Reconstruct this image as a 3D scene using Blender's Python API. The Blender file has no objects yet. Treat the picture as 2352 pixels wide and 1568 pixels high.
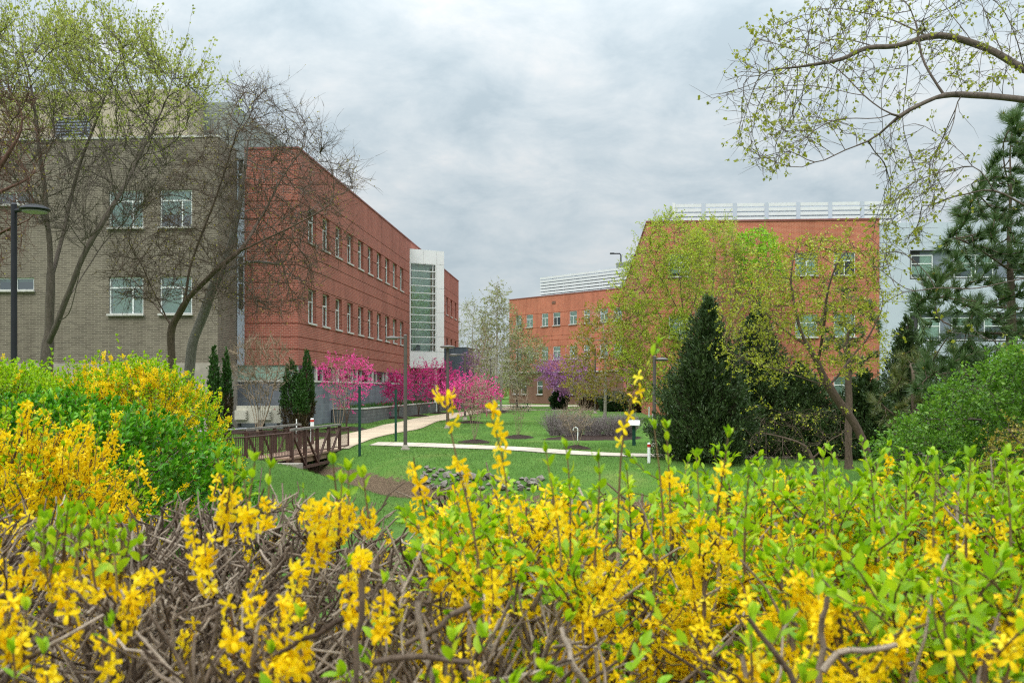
import bpy, math, random
import numpy as np
from math import radians as R

rng = np.random.default_rng(7)
random.seed(7)
SC = bpy.context.scene
COL = SC.collection
F, CX, HY, ZC = 2287.0, 1176.0, 893.0, 2.05          # a 35 mm lens; eye 2.05 m above the lawn


def W(px, py, Y):
    """point at distance Y on the sight line of a measured photo position"""
    return np.array([(px - CX) / F * Y, Y, ZC - (py - HY) / F * Y])


# ------------------------------------------------------------------ objects
BASE = {}


def tag(o, label=None, cat=None, group=None, kind=None):
    if label: o['label'] = label
    if cat: o['category'] = cat
    if group: o['group'] = group
    if kind: o['kind'] = kind
    return o


def thing(name, label, cat, loc=(0, 0, 0), group=None, rotz=0.0):
    o = bpy.data.objects.new(name, None)
    COL.objects.link(o)
    o.location = loc
    o.rotation_euler = (0, 0, rotz)
    o.empty_display_size = 0.2
    BASE[o.name] = np.array(loc, float)
    return tag(o, label, cat, group)


def np_mesh(name, V, faces, var=None, uv=None, smooth=False):
    """faces: list of (M,k) int arrays; var: per-vertex float; uv: per-loop (in the order of faces)"""
    if isinstance(faces, np.ndarray): faces = [faces]
    faces = [np.asarray(f, dtype=np.int32) for f in faces if len(f)]
    me = bpy.data.meshes.new(name)
    V = np.asarray(V, dtype=np.float32)
    nl = sum(f.size for f in faces)
    npoly = sum(len(f) for f in faces)
    me.vertices.add(len(V)); me.vertices.foreach_set('co', V.ravel())
    me.loops.add(nl)
    me.loops.foreach_set('vertex_index', np.concatenate([f.ravel() for f in faces]))
    me.polygons.add(npoly)
    tot = np.concatenate([np.full(len(f), f.shape[1], dtype=np.int32) for f in faces])
    st = np.concatenate([[0], np.cumsum(tot)[:-1]]).astype(np.int32)
    me.polygons.foreach_set('loop_start', st)
    if smooth:
        me.polygons.foreach_set('use_smooth', np.ones(npoly, dtype=bool))
    if uv is not None:
        l = me.uv_layers.new(name='UVMap')
        l.data.foreach_set('uv', np.asarray(uv, dtype=np.float32).ravel())
    if var is not None:
        a = me.attributes.new('var', 'FLOAT', 'POINT')
        a.data.foreach_set('value', np.asarray(var, dtype=np.float32))
    me.update(calc_edges=True)
    return me


def link(name, me, mat, parent=None, loc=(0, 0, 0), rotz=0.0):
    o = bpy.data.objects.new(name, me)
    if mat is not None and len(me.materials) == 0: me.materials.append(mat)
    COL.objects.link(o)
    o.location = loc
    o.rotation_euler = (0, 0, rotz)
    if parent is not None:
        o.parent = parent
        BASE[o.name] = BASE.get(parent.name, np.zeros(3)) + np.array(loc, float)
    else:
        BASE[o.name] = np.array(loc, float)
    return o


class MB:
    """collects quads and triangles with metre UVs; built as ONE mesh"""
    def __init__(s): s.v, s.f, s.uv = [], [], []

    def poly(s, pts, uv=None):
        i = len(s.v)
        pts = [tuple(p) for p in pts]
        s.v += pts
        s.f.append(tuple(range(i, i + len(pts))))
        if uv is None:
            a = np.array(pts)
            n = np.cross(a[1] - a[0], a[2] - a[0])
            if abs(n[2]) > 0.7 * (np.linalg.norm(n) + 1e-12):
                uv = [(p[0], p[1]) for p in pts]
            else:
                h = np.array([-n[1], n[0], 0.0]); h /= np.linalg.norm(h) + 1e-12
                uv = [(float(p[0] * h[0] + p[1] * h[1]), p[2]) for p in pts]
        s.uv += uv

    def hexa(s, b, t):
        """b, t: four bottom / four top points, counter-clockwise from above"""
        s.poly([b[3], b[2], b[1], b[0]]); s.poly(t)
        for i in range(4):
            j = (i + 1) % 4
            s.poly([b[i], b[j], t[j], t[i]])

    def box(s, x0, x1, y0, y1, z0, z1):
        b = [(x0, y0, z0), (x1, y0, z0), (x1, y1, z0), (x0, y1, z0)]
        s.hexa(b, [(p[0], p[1], z1) for p in b])

    def obox(s, P, d, l0, l1, w0, w1, z0, z1):
        """box along unit direction d from P: l along, w to its left"""
        n = (-d[1], d[0])
        b = [(P[0] + d[0] * l + n[0] * w, P[1] + d[1] * l + n[1] * w, z0) for l, w in ((l0, w0), (l1, w0), (l1, w1), (l0, w1))]
        s.hexa(b, [(p[0], p[1], z1) for p in b])

    def bar(s, A, B, w, h=None):
        """square bar between two points"""
        A, B = np.array(A, float), np.array(B, float)
        d = B - A; L = np.linalg.norm(d); d /= L
        up = np.array([0, 0, 1.0]) if abs(d[2]) < 0.95 else np.array([1.0, 0, 0])
        x = np.cross(d, up); x /= np.linalg.norm(x); y = np.cross(x, d)
        h = h or w
        q = [(-1, -1), (1, -1), (1, 1), (-1, 1)]
        a = [tuple(A + x * i * w / 2 + y * j * h / 2) for i, j in q]
        b = [tuple(B + x * i * w / 2 + y * j * h / 2) for i, j in q]
        s.poly(a[::-1] if False else [a[0], a[1], a[2], a[3]]); s.poly(b[::-1])
        for i in range(4):
            j = (i + 1) % 4
            s.poly([a[j], a[i], b[i], b[j]])

    def tube(s, pts, rad, n=10, cap=True):
        pts = [np.array(p, float) for p in pts]
        rad = rad if hasattr(rad, '__len__') else [rad] * len(pts)
        rings = []
        for k, p in enumerate(pts):
            d = pts[min(k + 1, len(pts) - 1)] - pts[max(k - 1, 0)]
            d /= np.linalg.norm(d) + 1e-12
            up = np.array([0, 1.0, 0]) if abs(d[1]) < 0.9 else np.array([1.0, 0, 0])
            x = np.cross(up, d); x /= np.linalg.norm(x) + 1e-9; y = np.cross(d, x)
            rings.append([tuple(p + rad[k] * (math.cos(t) * x + math.sin(t) * y)) for t in np.linspace(0, 2 * math.pi, n, endpoint=False)])
        for r0, r1 in zip(rings, rings[1:]):
            for i in range(n):
                j = (i + 1) % n
                s.poly([r0[i], r0[j], r1[j], r1[i]])
        if cap:
            s.poly(rings[0][::-1]); s.poly(rings[-1])

    def lathe(s, prof, n=20, c=(0, 0), sx=1.0):
        rings = [[(c[0] + r * sx * math.cos(t), c[1] + r * math.sin(t), z) for t in np.linspace(0, 2 * math.pi, n, endpoint=False)] for r, z in prof]
        for r0, r1 in zip(rings, rings[1:]):
            for i in range(n):
                j = (i + 1) % n
                s.poly([r0[i], r0[j], r1[j], r1[i]])
        s.poly(rings[0][::-1]); s.poly(rings[-1])

    def wall(s, P0, P1, z0, z1, cuts=(), flip=False):
        """wall from P0 to P1 (outside on the right hand); cuts: (a0, a1, b0, b1, depth, back?)"""
        P0, P1 = np.array(P0, float), np.array(P1, float)
        L = np.linalg.norm(P1 - P0); d = (P1 - P0) / L
        nin = np.array([-d[1], d[0]])
        ra = sorted({0.0, L} | {min(max(float(c[i]), 0), L) for c in cuts for i in (0, 1)})
        rb = sorted({z0, z1} | {min(max(float(c[i]), z0), z1) for c in cuts for i in (2, 3)})
        na, nb = len(ra) - 1, len(rb) - 1
        D = np.zeros((na, nb)); B = np.ones((na, nb), bool)
        for i in range(na):
            for j in range(nb):
                ma, mb = (ra[i] + ra[i + 1]) / 2, (rb[j] + rb[j + 1]) / 2
                for c in cuts:
                    if c[0] < ma < c[1] and c[2] < mb < c[3] and c[4] > D[i, j]:
                        D[i, j] = c[4]; B[i, j] = c[5]
        def pt(a, z, dep):
            q = P0 + d * a + nin * dep
            return (q[0], q[1], z)
        for i in range(na):
            for j in range(nb):
                if B[i, j]:
                    e = D[i, j]
                    s.poly([pt(ra[i], rb[j], e), pt(ra[i + 1], rb[j], e), pt(ra[i + 1], rb[j + 1], e), pt(ra[i], rb[j + 1], e)],
                           [(ra[i], rb[j]), (ra[i + 1], rb[j]), (ra[i + 1], rb[j + 1]), (ra[i], rb[j + 1])])
                if i + 1 < na and D[i, j] != D[i + 1, j]:
                    e, g = D[i, j], D[i + 1, j]; a = ra[i + 1]
                    q = [pt(a, rb[j], e), pt(a, rb[j], g), pt(a, rb[j + 1], g), pt(a, rb[j + 1], e)]
                    s.poly(q, [(a + e, rb[j]), (a + g, rb[j]), (a + g, rb[j + 1]), (a + e, rb[j + 1])])
                if j + 1 < nb and D[i, j] != D[i, j + 1]:
                    e, g = D[i, j], D[i, j + 1]; z = rb[j + 1]
                    s.poly([pt(ra[i], z, e), pt(ra[i + 1], z, e), pt(ra[i + 1], z, g), pt(ra[i], z, g)],
                           [(ra[i], z + e), (ra[i + 1], z + e), (ra[i + 1], z + g), (ra[i], z + g)])

    def mesh(s, name, off=(0, 0, 0), smooth=False):
        V = np.array(s.v, float) - np.array(off, float)
        # group by size while keeping uv order
        order = {}
        st = 0
        starts = []
        for f in s.f:
            starts.append(st); st += len(f)
        for k, f in enumerate(s.f): order.setdefault(len(f), []).append(k)
        faces, uv = [], []
        U = np.array(s.uv, float)
        for n, ks in order.items():
            faces.append(np.array([s.f[k] for k in ks]))
            idx = (np.array([starts[k] for k in ks])[:, None] + np.arange(n)[None, :]).ravel()
            uv.append(U[idx])
        return np_mesh(name, V, faces, uv=np.concatenate(uv), smooth=smooth)

    def build(s, name, mat, parent=None, smooth=False):
        off = BASE[parent.name] if parent is not None else (0, 0, 0)
        return link(name, s.mesh(name, off, smooth), mat, parent)


# ------------------------------------------------------------------ materials
def new_mat(name):
    m = bpy.data.materials.new(name); m.use_nodes = True
    nt = m.node_tree
    return m, nt, nt.nodes, nt.links, nt.nodes['Principled BSDF']


def sock(n, name): return n.inputs[name]


def noise(nd, lk, vec, scale, detail=4, rough=0.55):
    n = nd.new('ShaderNodeTexNoise'); n.inputs['Scale'].default_value = scale
    n.inputs['Detail'].default_value = detail; n.inputs['Roughness'].default_value = rough
    if vec is not None: lk.new(vec, n.inputs['Vector'])
    return n


def ramp(nd, lk, fac, stops):
    r = nd.new('ShaderNodeValToRGB')
    e = r.color_ramp.elements
    while len(e) < len(stops): e.new(0.5)
    for el, (p, c) in zip(e, stops):
        el.position = p; el.color = (*c, 1)
    lk.new(fac, r.inputs['Fac'])
    return r


def mul(c, k): return tuple(min(1, x * k) for x in c)


def simple(name, c, rough=0.6, metal=0.0, spread=0.25, scale=3.0, bump=0.0, bscale=40, spec=0.3, coord='Object'):
    m, nt, nd, lk, b = new_mat(name)
    tc = nd.new('ShaderNodeTexCoord')
    n = noise(nd, lk, tc.outputs[coord], scale, 6, 0.6)
    r = ramp(nd, lk, n.outputs['Fac'], [(0.3, mul(c, 1 - spread)), (0.7, mul(c, 1 + spread))])
    lk.new(r.outputs['Color'], b.inputs['Base Color'])
    b.inputs['Roughness'].default_value = rough; b.inputs['Metallic'].default_value = metal
    b.inputs['Specular IOR Level'].default_value = spec
    if bump:
        n2 = noise(nd, lk, tc.outputs[coord], bscale, 5, 0.6)
        bp = nd.new('ShaderNodeBump'); bp.inputs['Strength'].default_value = bump; bp.inputs['Distance'].default_value = 0.02
        lk.new(n2.outputs['Fac'], bp.inputs['Height']); lk.new(bp.outputs['Normal'], b.inputs['Normal'])
    return m


def brick(name, c1, c2, mortar, bw=0.23, rh=0.075, ms=0.012, bump=0.4, stain=0.12):
    m, nt, nd, lk, b = new_mat(name)
    uv = nd.new('ShaderNodeUVMap')
    t = nd.new('ShaderNodeTexBrick')
    lk.new(uv.outputs['UV'], t.inputs['Vector'])
    t.inputs['Scale'].default_value = 1.0
    t.inputs['Brick Width'].default_value = bw; t.inputs['Row Height'].default_value = rh
    t.inputs['Mortar Size'].default_value = ms; t.inputs['Mortar Smooth'].default_value = 0.2
    t.inputs['Color1'].default_value = (*c1, 1); t.inputs['Color2'].default_value = (*c2, 1); t.inputs['Mortar'].default_value = (*mortar, 1)
    n = noise(nd, lk, uv.outputs['UV'], 0.35, 6, 0.6)
    r = ramp(nd, lk, n.outputs['Fac'], [(0.3, (1 - stain,) * 3), (0.7, (1 + stain,) * 3)])
    mx = nd.new('ShaderNodeMix'); mx.data_type = 'RGBA'; mx.blend_type = 'MULTIPLY'; mx.inputs['Factor'].default_value = 1
    lk.new(t.outputs['Color'], mx.inputs['A']); lk.new(r.outputs['Color'], mx.inputs['B'])
    mp = nd.new('ShaderNodeMapping'); mp.inputs['Scale'].default_value = (1.3, 0.09, 1)
    lk.new(uv.outputs['UV'], mp.inputs['Vector'])
    ns = noise(nd, lk, mp.outputs['Vector'], 1.0, 7, 0.65)
    rs = ramp(nd, lk, ns.outputs['Fac'], [(0.32, (0.78, 0.77, 0.76)), (0.5, (1.0, 1.0, 1.0)), (0.72, (1.1, 1.11, 1.12))])
    mq = nd.new('ShaderNodeMix'); mq.data_type = 'RGBA'; mq.blend_type = 'MULTIPLY'; mq.inputs['Factor'].default_value = 0.9
    lk.new(mx.outputs['Result'], mq.inputs['A']); lk.new(rs.outputs['Color'], mq.inputs['B'])
    lk.new(mq.outputs['Result'], b.inputs['Base Color'])
    b.inputs['Roughness'].default_value = 0.85; b.inputs['Specular IOR Level'].default_value = 0.2
    if bump:
        bp = nd.new('ShaderNodeBump'); bp.inputs['Strength'].default_value = bump; bp.inputs['Distance'].default_value = 0.01; bp.invert = True
        lk.new(t.outputs['Fac'], bp.inputs['Height']); lk.new(bp.outputs['Normal'], b.inputs['Normal'])
    return m


def leaf_mat(name, c1, c2, c3=None, trans=0.35, rough=0.45, spec=0.35, tint=None):
    """colour runs over c1..c2(..c3) from leaf to leaf"""
    m, nt, nd, lk, b = new_mat(name)
    a = nd.new('ShaderNodeAttribute'); a.attribute_name = 'var'
    stops = [(0.0, c1), (0.6 if c3 else 1.0, c2)] + ([(1.0, c3)] if c3 else [])
    r = ramp(nd, lk, a.outputs['Fac'], stops)
    lk.new(r.outputs['Color'], b.inputs['Base Color'])
    b.inputs['Roughness'].default_value = rough; b.inputs['Specular IOR Level'].default_value = spec
    tr = nd.new('ShaderNodeBsdfTranslucent')
    h = nd.new('ShaderNodeMix'); h.data_type = 'RGBA'; h.blend_type = 'MULTIPLY'; h.inputs['Factor'].default_value = 1
    h.inputs['B'].default_value = (*(tint or (1.1, 1.05, 0.6)), 1)
    lk.new(r.outputs['Color'], h.inputs['A'])
    lk.new(h.outputs['Result'], tr.inputs['Color'])
    mx = nd.new('ShaderNodeMixShader'); mx.inputs['Fac'].default_value = trans
    lk.new(b.outputs['BSDF'], mx.inputs[1]); lk.new(tr.outputs['BSDF'], mx.inputs[2])
    lk.new(mx.outputs['Shader'], nd['Material Output'].inputs['Surface'])
    return m


def bark_mat(name, c, spread=0.35, scale=6):
    m, nt, nd, lk, b = new_mat(name)
    tc = nd.new('ShaderNodeTexCoord')
    mp = nd.new('ShaderNodeMapping'); mp.inputs['Scale'].default_value = (1, 1, 0.25)
    lk.new(tc.outputs['Object'], mp.inputs['Vector'])
    n = noise(nd, lk, mp.outputs['Vector'], scale * 4, 8, 0.65)
    r = ramp(nd, lk, n.outputs['Fac'], [(0.3, mul(c, 1 - spread)), (0.5, c), (0.72, mul(c, 1 + spread))])
    lk.new(r.outputs['Color'], b.inputs['Base Color'])
    b.inputs['Roughness'].default_value = 0.9; b.inputs['Specular IOR Level'].default_value = 0.15
    bp = nd.new('ShaderNodeBump'); bp.inputs['Strength'].default_value = 0.7; bp.inputs['Distance'].default_value = 0.03
    lk.new(n.outputs['Fac'], bp.inputs['Height']); lk.new(bp.outputs['Normal'], b.inputs['Normal'])
    return m


def glass_mat(name, tint, refl=0.16):
    m, nt, nd, lk, b = new_mat(name)
    t = nd.new('ShaderNodeBsdfTransparent'); t.inputs['Color'].default_value = (*tint, 1)
    g = nd.new('ShaderNodeBsdfGlossy'); g.inputs['Roughness'].default_value = 0.03
    g.inputs['Color'].default_value = (0.9, 0.95, 0.95, 1)
    fr = nd.new('ShaderNodeFresnel'); fr.inputs['IOR'].default_value = 1.5
    ad = nd.new('ShaderNodeMath'); ad.operation = 'ADD'; ad.inputs[1].default_value = refl; ad.use_clamp = True
    lk.new(fr.outputs['Fac'], ad.inputs[0])
    mx = nd.new('ShaderNodeMixShader')
    lk.new(ad.outputs['Value'], mx.inputs['Fac']); lk.new(t.outputs['BSDF'], mx.inputs[1]); lk.new(g.outputs['BSDF'], mx.inputs[2])
    lk.new(mx.outputs['Shader'], nd['Material Output'].inputs['Surface'])
    return m


M = {}
M['red_brick'] = brick('red brick', (0.325, 0.092, 0.06), (0.235, 0.068, 0.047), (0.38, 0.19, 0.145), 0.24, 0.09, 0.014)
M['orange_brick'] = brick('orange brick', (0.47, 0.135, 0.075), (0.36, 0.10, 0.06), (0.52, 0.26, 0.17), 0.24, 0.09, 0.014)
M['brown_brick'] = brick('brown brick', (0.20, 0.10, 0.065), (0.16, 0.08, 0.05), (0.2, 0.13, 0.1), 0.24, 0.08, 0.012)
M['grey_brick'] = brick('grey brick', (0.18, 0.152, 0.115), (0.11, 0.092, 0.07), (0.26, 0.225, 0.175), 0.36, 0.09, 0.014)
M['block'] = brick('slate block', (0.17, 0.185, 0.205), (0.13, 0.14, 0.16), (0.22, 0.23, 0.245), 0.8, 0.4, 0.012, 0.3)
M['planter_block'] = brick('planter block', (0.17, 0.17, 0.175), (0.12, 0.12, 0.125), (0.09, 0.09, 0.09), 0.4, 0.2, 0.012, 0.4)
M['stone_cap'] = simple('stone cap', (0.48, 0.46, 0.42), 0.8)
M['coping'] = simple('coping', (0.22, 0.07, 0.055), 0.5, 0, 0.1)
M['white_metal'] = simple('white metal panel', (0.70, 0.71, 0.70), 0.35, 0, 0.04, 0.6)
M['grey_panel'] = simple('grey metal panel', (0.46, 0.50, 0.56), 0.4, 0, 0.05, 0.5)
M['dark_panel'] = simple('dark panel', (0.055, 0.05, 0.055), 0.5, 0, 0.1)
M['mid_panel'] = simple('blue grey panel', (0.19, 0.215, 0.26), 0.4, 0, 0.06)
M['slate_metal'] = simple('slate metal', (0.11, 0.145, 0.175), 0.4, 0.2, 0.12, 0.9)
M['beige_clad'] = simple('beige cladding', (0.40, 0.345, 0.24), 0.7, 0, 0.08, 0.7)
M['green_metal'] = simple('grey green metal', (0.23, 0.25, 0.22), 0.5, 0, 0.14, 0.8)
M['louvre'] = simple('louvre metal', (0.66, 0.67, 0.66), 0.4, 0.1, 0.05)
M['roofing'] = simple('roofing', (0.25, 0.25, 0.25), 0.9)
M['frame'] = simple('window frame', (0.68, 0.70, 0.68), 0.4, 0, 0.04)
M['blind'] = simple('pale blind', (0.72, 0.84, 0.76), 0.8, 0, 0.05, 2)
M['green_blind'] = simple('green blind', (0.33, 0.47, 0.35), 0.8, 0, 0.08, 2)
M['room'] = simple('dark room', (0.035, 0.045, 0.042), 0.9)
M['glass'] = glass_mat('clear window glass', (0.90, 0.98, 0.94), 0.05)
M['green_glass'] = glass_mat('green window glass', (0.58, 0.74, 0.64), 0.22)
M['stair_glass'] = glass_mat('stair glass', (0.86, 0.94, 0.89), 0.10)
M['frosted'] = simple('frosted green glazing', (0.24, 0.36, 0.29), 0.25, 0, 0.12, 1.2, spec=0.6)
M['concrete'] = simple('concrete', (0.33, 0.29, 0.24), 0.85, 0, 0.18, 2.5, 0.3)
M['path'] = brick('tan concrete', (0.50, 0.395, 0.28), (0.43, 0.34, 0.24), (0.22, 0.17, 0.12), 1.6, 6.0, 0.03, 0.2, 0.16)
M['walk'] = brick('pale concrete', (0.47, 0.41, 0.33), (0.40, 0.35, 0.28), (0.24, 0.2, 0.16), 1.4, 6.0, 0.03, 0.2, 0.16)
M['bridge_steel'] = simple('weathered brown steel', (0.085, 0.045, 0.034), 0.75, 0.0, 0.35, 7, 0.3, 60)
M['bridge_wood'] = simple('weathered deck', (0.25, 0.16, 0.11), 0.85, 0, 0.25, 4)
M['lichen'] = simple('lichen spotted rail', (0.19, 0.175, 0.15), 0.85, 0, 0.55, 14)
M['pipe_rail'] = simple('galvanised rail', (0.35, 0.36, 0.37), 0.4, 0.6, 0.15)
M['bronze'] = simple('bronze lamp paint', (0.11, 0.095, 0.082), 0.45, 0.2, 0.15)
M['black_paint'] = simple('black lamp paint', (0.022, 0.022, 0.026), 0.4, 0.2, 0.2)
M['lens'] = simple('lamp lens', (0.3, 0.29, 0.27), 0.3)
M['green_post'] = simple('green post paint', (0.012, 0.05, 0.035), 0.4, 0, 0.2)
M['teal_sign'] = simple('teal sign', (0.02, 0.28, 0.23), 0.4)
M['white_plastic'] = simple('white plastic', (0.78, 0.78, 0.76), 0.4, 0, 0.04)
M['red_plastic'] = simple('red plastic', (0.45, 0.03, 0.02), 0.4)
M['hvac'] = simple('beige hvac paint', (0.55, 0.52, 0.43), 0.5, 0, 0.06)
M['dark_grille'] = simple('dark grille', (0.03, 0.03, 0.03), 0.6)
M['mulch'] = simple('mulch', (0.032, 0.018, 0.013), 0.95, 0, 0.6, 12, 1.0, 30)
M['rock'] = simple('grey rock', (0.20, 0.175, 0.145), 0.85, 0, 0.45, 3, 0.6, 10)
M['pipe_black'] = simple('black drain pipe', (0.015, 0.015, 0.015), 0.5)
M['bark_dark'] = bark_mat('dark bark', (0.13, 0.105, 0.085))
M['bark_brown'] = bark_mat('brown bark', (0.115, 0.082, 0.06))
M['bark_grey'] = bark_mat('grey bark', (0.17, 0.15, 0.13))
M['bark_tan'] = bark_mat('tan bark', (0.30, 0.225, 0.155), 0.3)
M['bark_pale'] = bark_mat('pale bark', (0.36, 0.33, 0.28), 0.3)
M['twig_red'] = bark_mat('reddish twigs', (0.13, 0.072, 0.052))
M['twig_purple'] = bark_mat('purple grey twigs', (0.27, 0.225, 0.215), 0.25)
def cane_mat(name, lo, mid, hi):
    m = bark_mat(name, (0.5, 0.5, 0.5), 0.35, 12)
    nt = m.node_tree; nd, lk = nt.nodes, nt.links; p = nd['Principled BSDF']
    src = p.inputs['Base Color'].links[0].from_socket
    a = nd.new('ShaderNodeAttribute'); a.attribute_name = 'var'
    r = ramp(nd, lk, a.outputs['Fac'], [(0.0, lo), (0.5, mid), (1.0, hi)])
    x = nd.new('ShaderNodeMix'); x.data_type = 'RGBA'; x.blend_type = 'MULTIPLY'; x.inputs['Factor'].default_value = 1
    d = nd.new('ShaderNodeVectorMath'); d.operation = 'SCALE'; d.inputs['Scale'].default_value = 2.0
    lk.new(src, d.inputs[0]); lk.new(d.outputs['Vector'], x.inputs['A']); lk.new(r.outputs['Color'], x.inputs['B'])
    lk.new(x.outputs['Result'], p.inputs['Base Color'])
    return m
M['cane'] = cane_mat('forsythia cane', (0.075, 0.05, 0.034), (0.19, 0.14, 0.10), (0.42, 0.34, 0.26))
M['cane_brown'] = cane_mat('forsythia young cane', (0.11, 0.06, 0.03), (0.19, 0.12, 0.06), (0.24, 0.2, 0.08))

# ------------------------------------------------------------------ terrain
CREEK = np.array([(-40, 52), (-14, 41.5), (-8.3, 38.4), (-5.2, 34.0), (-2.5, 31.6), (1, 30.6), (8, 29), (25, 27), (70, 20)], float)
BY = np.array([-60, 3, 9, 14, 20, 27, 32, 36, 41, 46, 53, 75, 141, 300, 3000])
BZ = np.array([0.45, 0.45, 0.42, 0.0, -0.8, -1.2, -0.85, -0.46, -0.42, -0.25, 0.05, 0.08, 0.0, 0.0, 0.0])


def seg_dist(x, y, poly):
    d = np.full(np.shape(x), 1e9)
    for a, b in zip(poly, poly[1:]):
        ab = b - a
        t = np.clip(((x - a[0]) * ab[0] + (y - a[1]) * ab[1]) / (ab @ ab), 0, 1)
        d = np.minimum(d, np.hypot(x - a[0] - t * ab[0], y - a[1] - t * ab[1]))
    return d


def ground(x, y):
    x, y = np.asarray(x, float), np.asarray(y, float)
    ys = [np.interp(y + o, BY, BZ) for o in (-3, -1.5, 0, 1.5, 3)]
    z = sum(ys) / 5
    z = z + 0.85 * np.exp(-(((x + 9.5) / 4.2) ** 2 + ((y - 30) / 4.5) ** 2)) + 0.6 * np.clip((np.abs(x - 14) - 0) / 60, 0, 1) * 0
    d = seg_dist(x, y, CREEK)
    z = z - 1.0 * np.exp(-(d / 1.9) ** 2)
    z = z + 0.05 * np.sin(x * 0.7 + 1.3) * np.sin(y * 0.5) * np.clip((y - 10) / 10, 0, 1) * np.clip(1 - (y - 60) / 20, 0, 1)
    return z


def G(px, py):
    """where the sight line of a photo position meets the ground"""
    Ys = np.linspace(8, 200, 6000)
    z = ZC - (py - HY) / F * Ys
    g = ground((px - CX) / F * Ys, Ys)
    k = int(np.argmax(z < g)) or len(Ys) - 1
    Y = Ys[k]
    x = (px - CX) / F * Y
    return np.array([x, Y, float(ground(x, Y))])


def make_terrain():
    ys = np.concatenate([np.arange(-30, 10, 2.0), np.arange(10, 60, 0.4), np.arange(60, 160, 4), [160, 200, 300, 500, 900, 2500]])
    xs = np.concatenate([[-2500, -800, -300, -120, -70], np.arange(-50, -22, 4), np.arange(-22, 26, 0.4), np.arange(26, 60, 4), [80, 130, 300, 800, 2500]])
    X, Yg = np.meshgrid(xs, ys)
    Z = ground(X, Yg)
    V = np.stack([X, Yg, Z], -1).reshape(-1, 3)
    nx, ny = len(xs), len(ys)
    i = (np.arange(ny - 1)[:, None] * nx + np.arange(nx - 1)[None, :]).ravel()
    Fq = np.stack([i, i + 1, i + nx + 1, i + nx], 1)
    d = seg_dist(V[:, 0], V[:, 1], CREEK)
    near = np.clip((9 - V[:, 1]) / 4, 0, 1) * (np.abs(V[:, 0]) < 12)
    dirt = np.clip(np.maximum(np.exp(-(d / 1.6) ** 2), near), 0, 1)
    me = np_mesh('ground', V, Fq, var=dirt, smooth=True)
    m, nt, nd, lk, b = new_mat('lawn and soil')
    tc = nd.new('ShaderNodeTexCoord')
    n1 = noise(nd, lk, tc.outputs['Object'], 0.35, 6, 0.6)
    n2 = noise(nd, lk, tc.outputs['Object'], 25, 4, 0.7)
    g1 = ramp(nd, lk, n1.outputs['Fac'], [(0.3, (0.058, 0.13, 0.022)), (0.55, (0.088, 0.175, 0.032)), (0.75, (0.15, 0.2, 0.05))])
    g2 = ramp(nd, lk, n2.outputs['Fac'], [(0.3, (0.6, 0.6, 0.6)), (0.7, (1.3, 1.3, 1.2))])
    mx = nd.new('ShaderNodeMix'); mx.data_type = 'RGBA'; mx.blend_type = 'MULTIPLY'; mx.inputs['Factor'].default_value = 1
    lk.new(g1.outputs['Color'], mx.inputs['A']); lk.new(g2.outputs['Color'], mx.inputs['B'])
    d1 = ramp(nd, lk, n2.outputs['Fac'], [(0.35, (0.045, 0.028, 0.018)), (0.5, (0.115, 0.078, 0.047)), (0.68, (0.24, 0.165, 0.105))])
    at = nd.new('ShaderNodeAttribute'); at.attribute_name = 'var'
    n3 = noise(nd, lk, tc.outputs['Object'], 1.6, 8, 0.8)
    ad = nd.new('ShaderNodeMath'); ad.operation = 'ADD'
    lk.new(at.outputs['Fac'], ad.inputs[0]); lk.new(n3.outputs['Fac'], ad.inputs[1])
    rr = ramp(nd, lk, ad.outputs['Value'], [(0.93, (0, 0, 0)), (1.2, (1, 1, 1))])
    m2 = nd.new('ShaderNodeMix'); m2.data_type = 'RGBA'
    lk.new(rr.outputs['Color'], m2.inputs['Factor']); lk.new(mx.outputs['Result'], m2.inputs['A']); lk.new(d1.outputs['Color'], m2.inputs['B'])
    lk.new(m2.outputs['Result'], b.inputs['Base Color'])
    b.inputs['Roughness'].default_value = 0.95; b.inputs['Specular IOR Level'].default_value = 0.1
    bp = nd.new('ShaderNodeBump'); bp.inputs['Strength'].default_value = 0.8; bp.inputs['Distance'].default_value = 0.05
    lk.new(n2.outputs['Fac'], bp.inputs['Height']); lk.new(bp.outputs['Normal'], b.inputs['Normal'])
    o = link('ground', me, m)
    tag(o, kind='structure')


make_terrain()
PATHS = []


def resample(pts, step):
    pts = np.array(pts, float)
    s = np.concatenate([[0], np.cumsum(np.linalg.norm(np.diff(pts, axis=0), axis=1))])
    n = max(2, int(s[-1] / step) + 1)
    t = np.linspace(0, s[-1], n)
    return np.stack([np.interp(t, s, pts[:, k]) for k in range(pts.shape[1])], 1)


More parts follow.
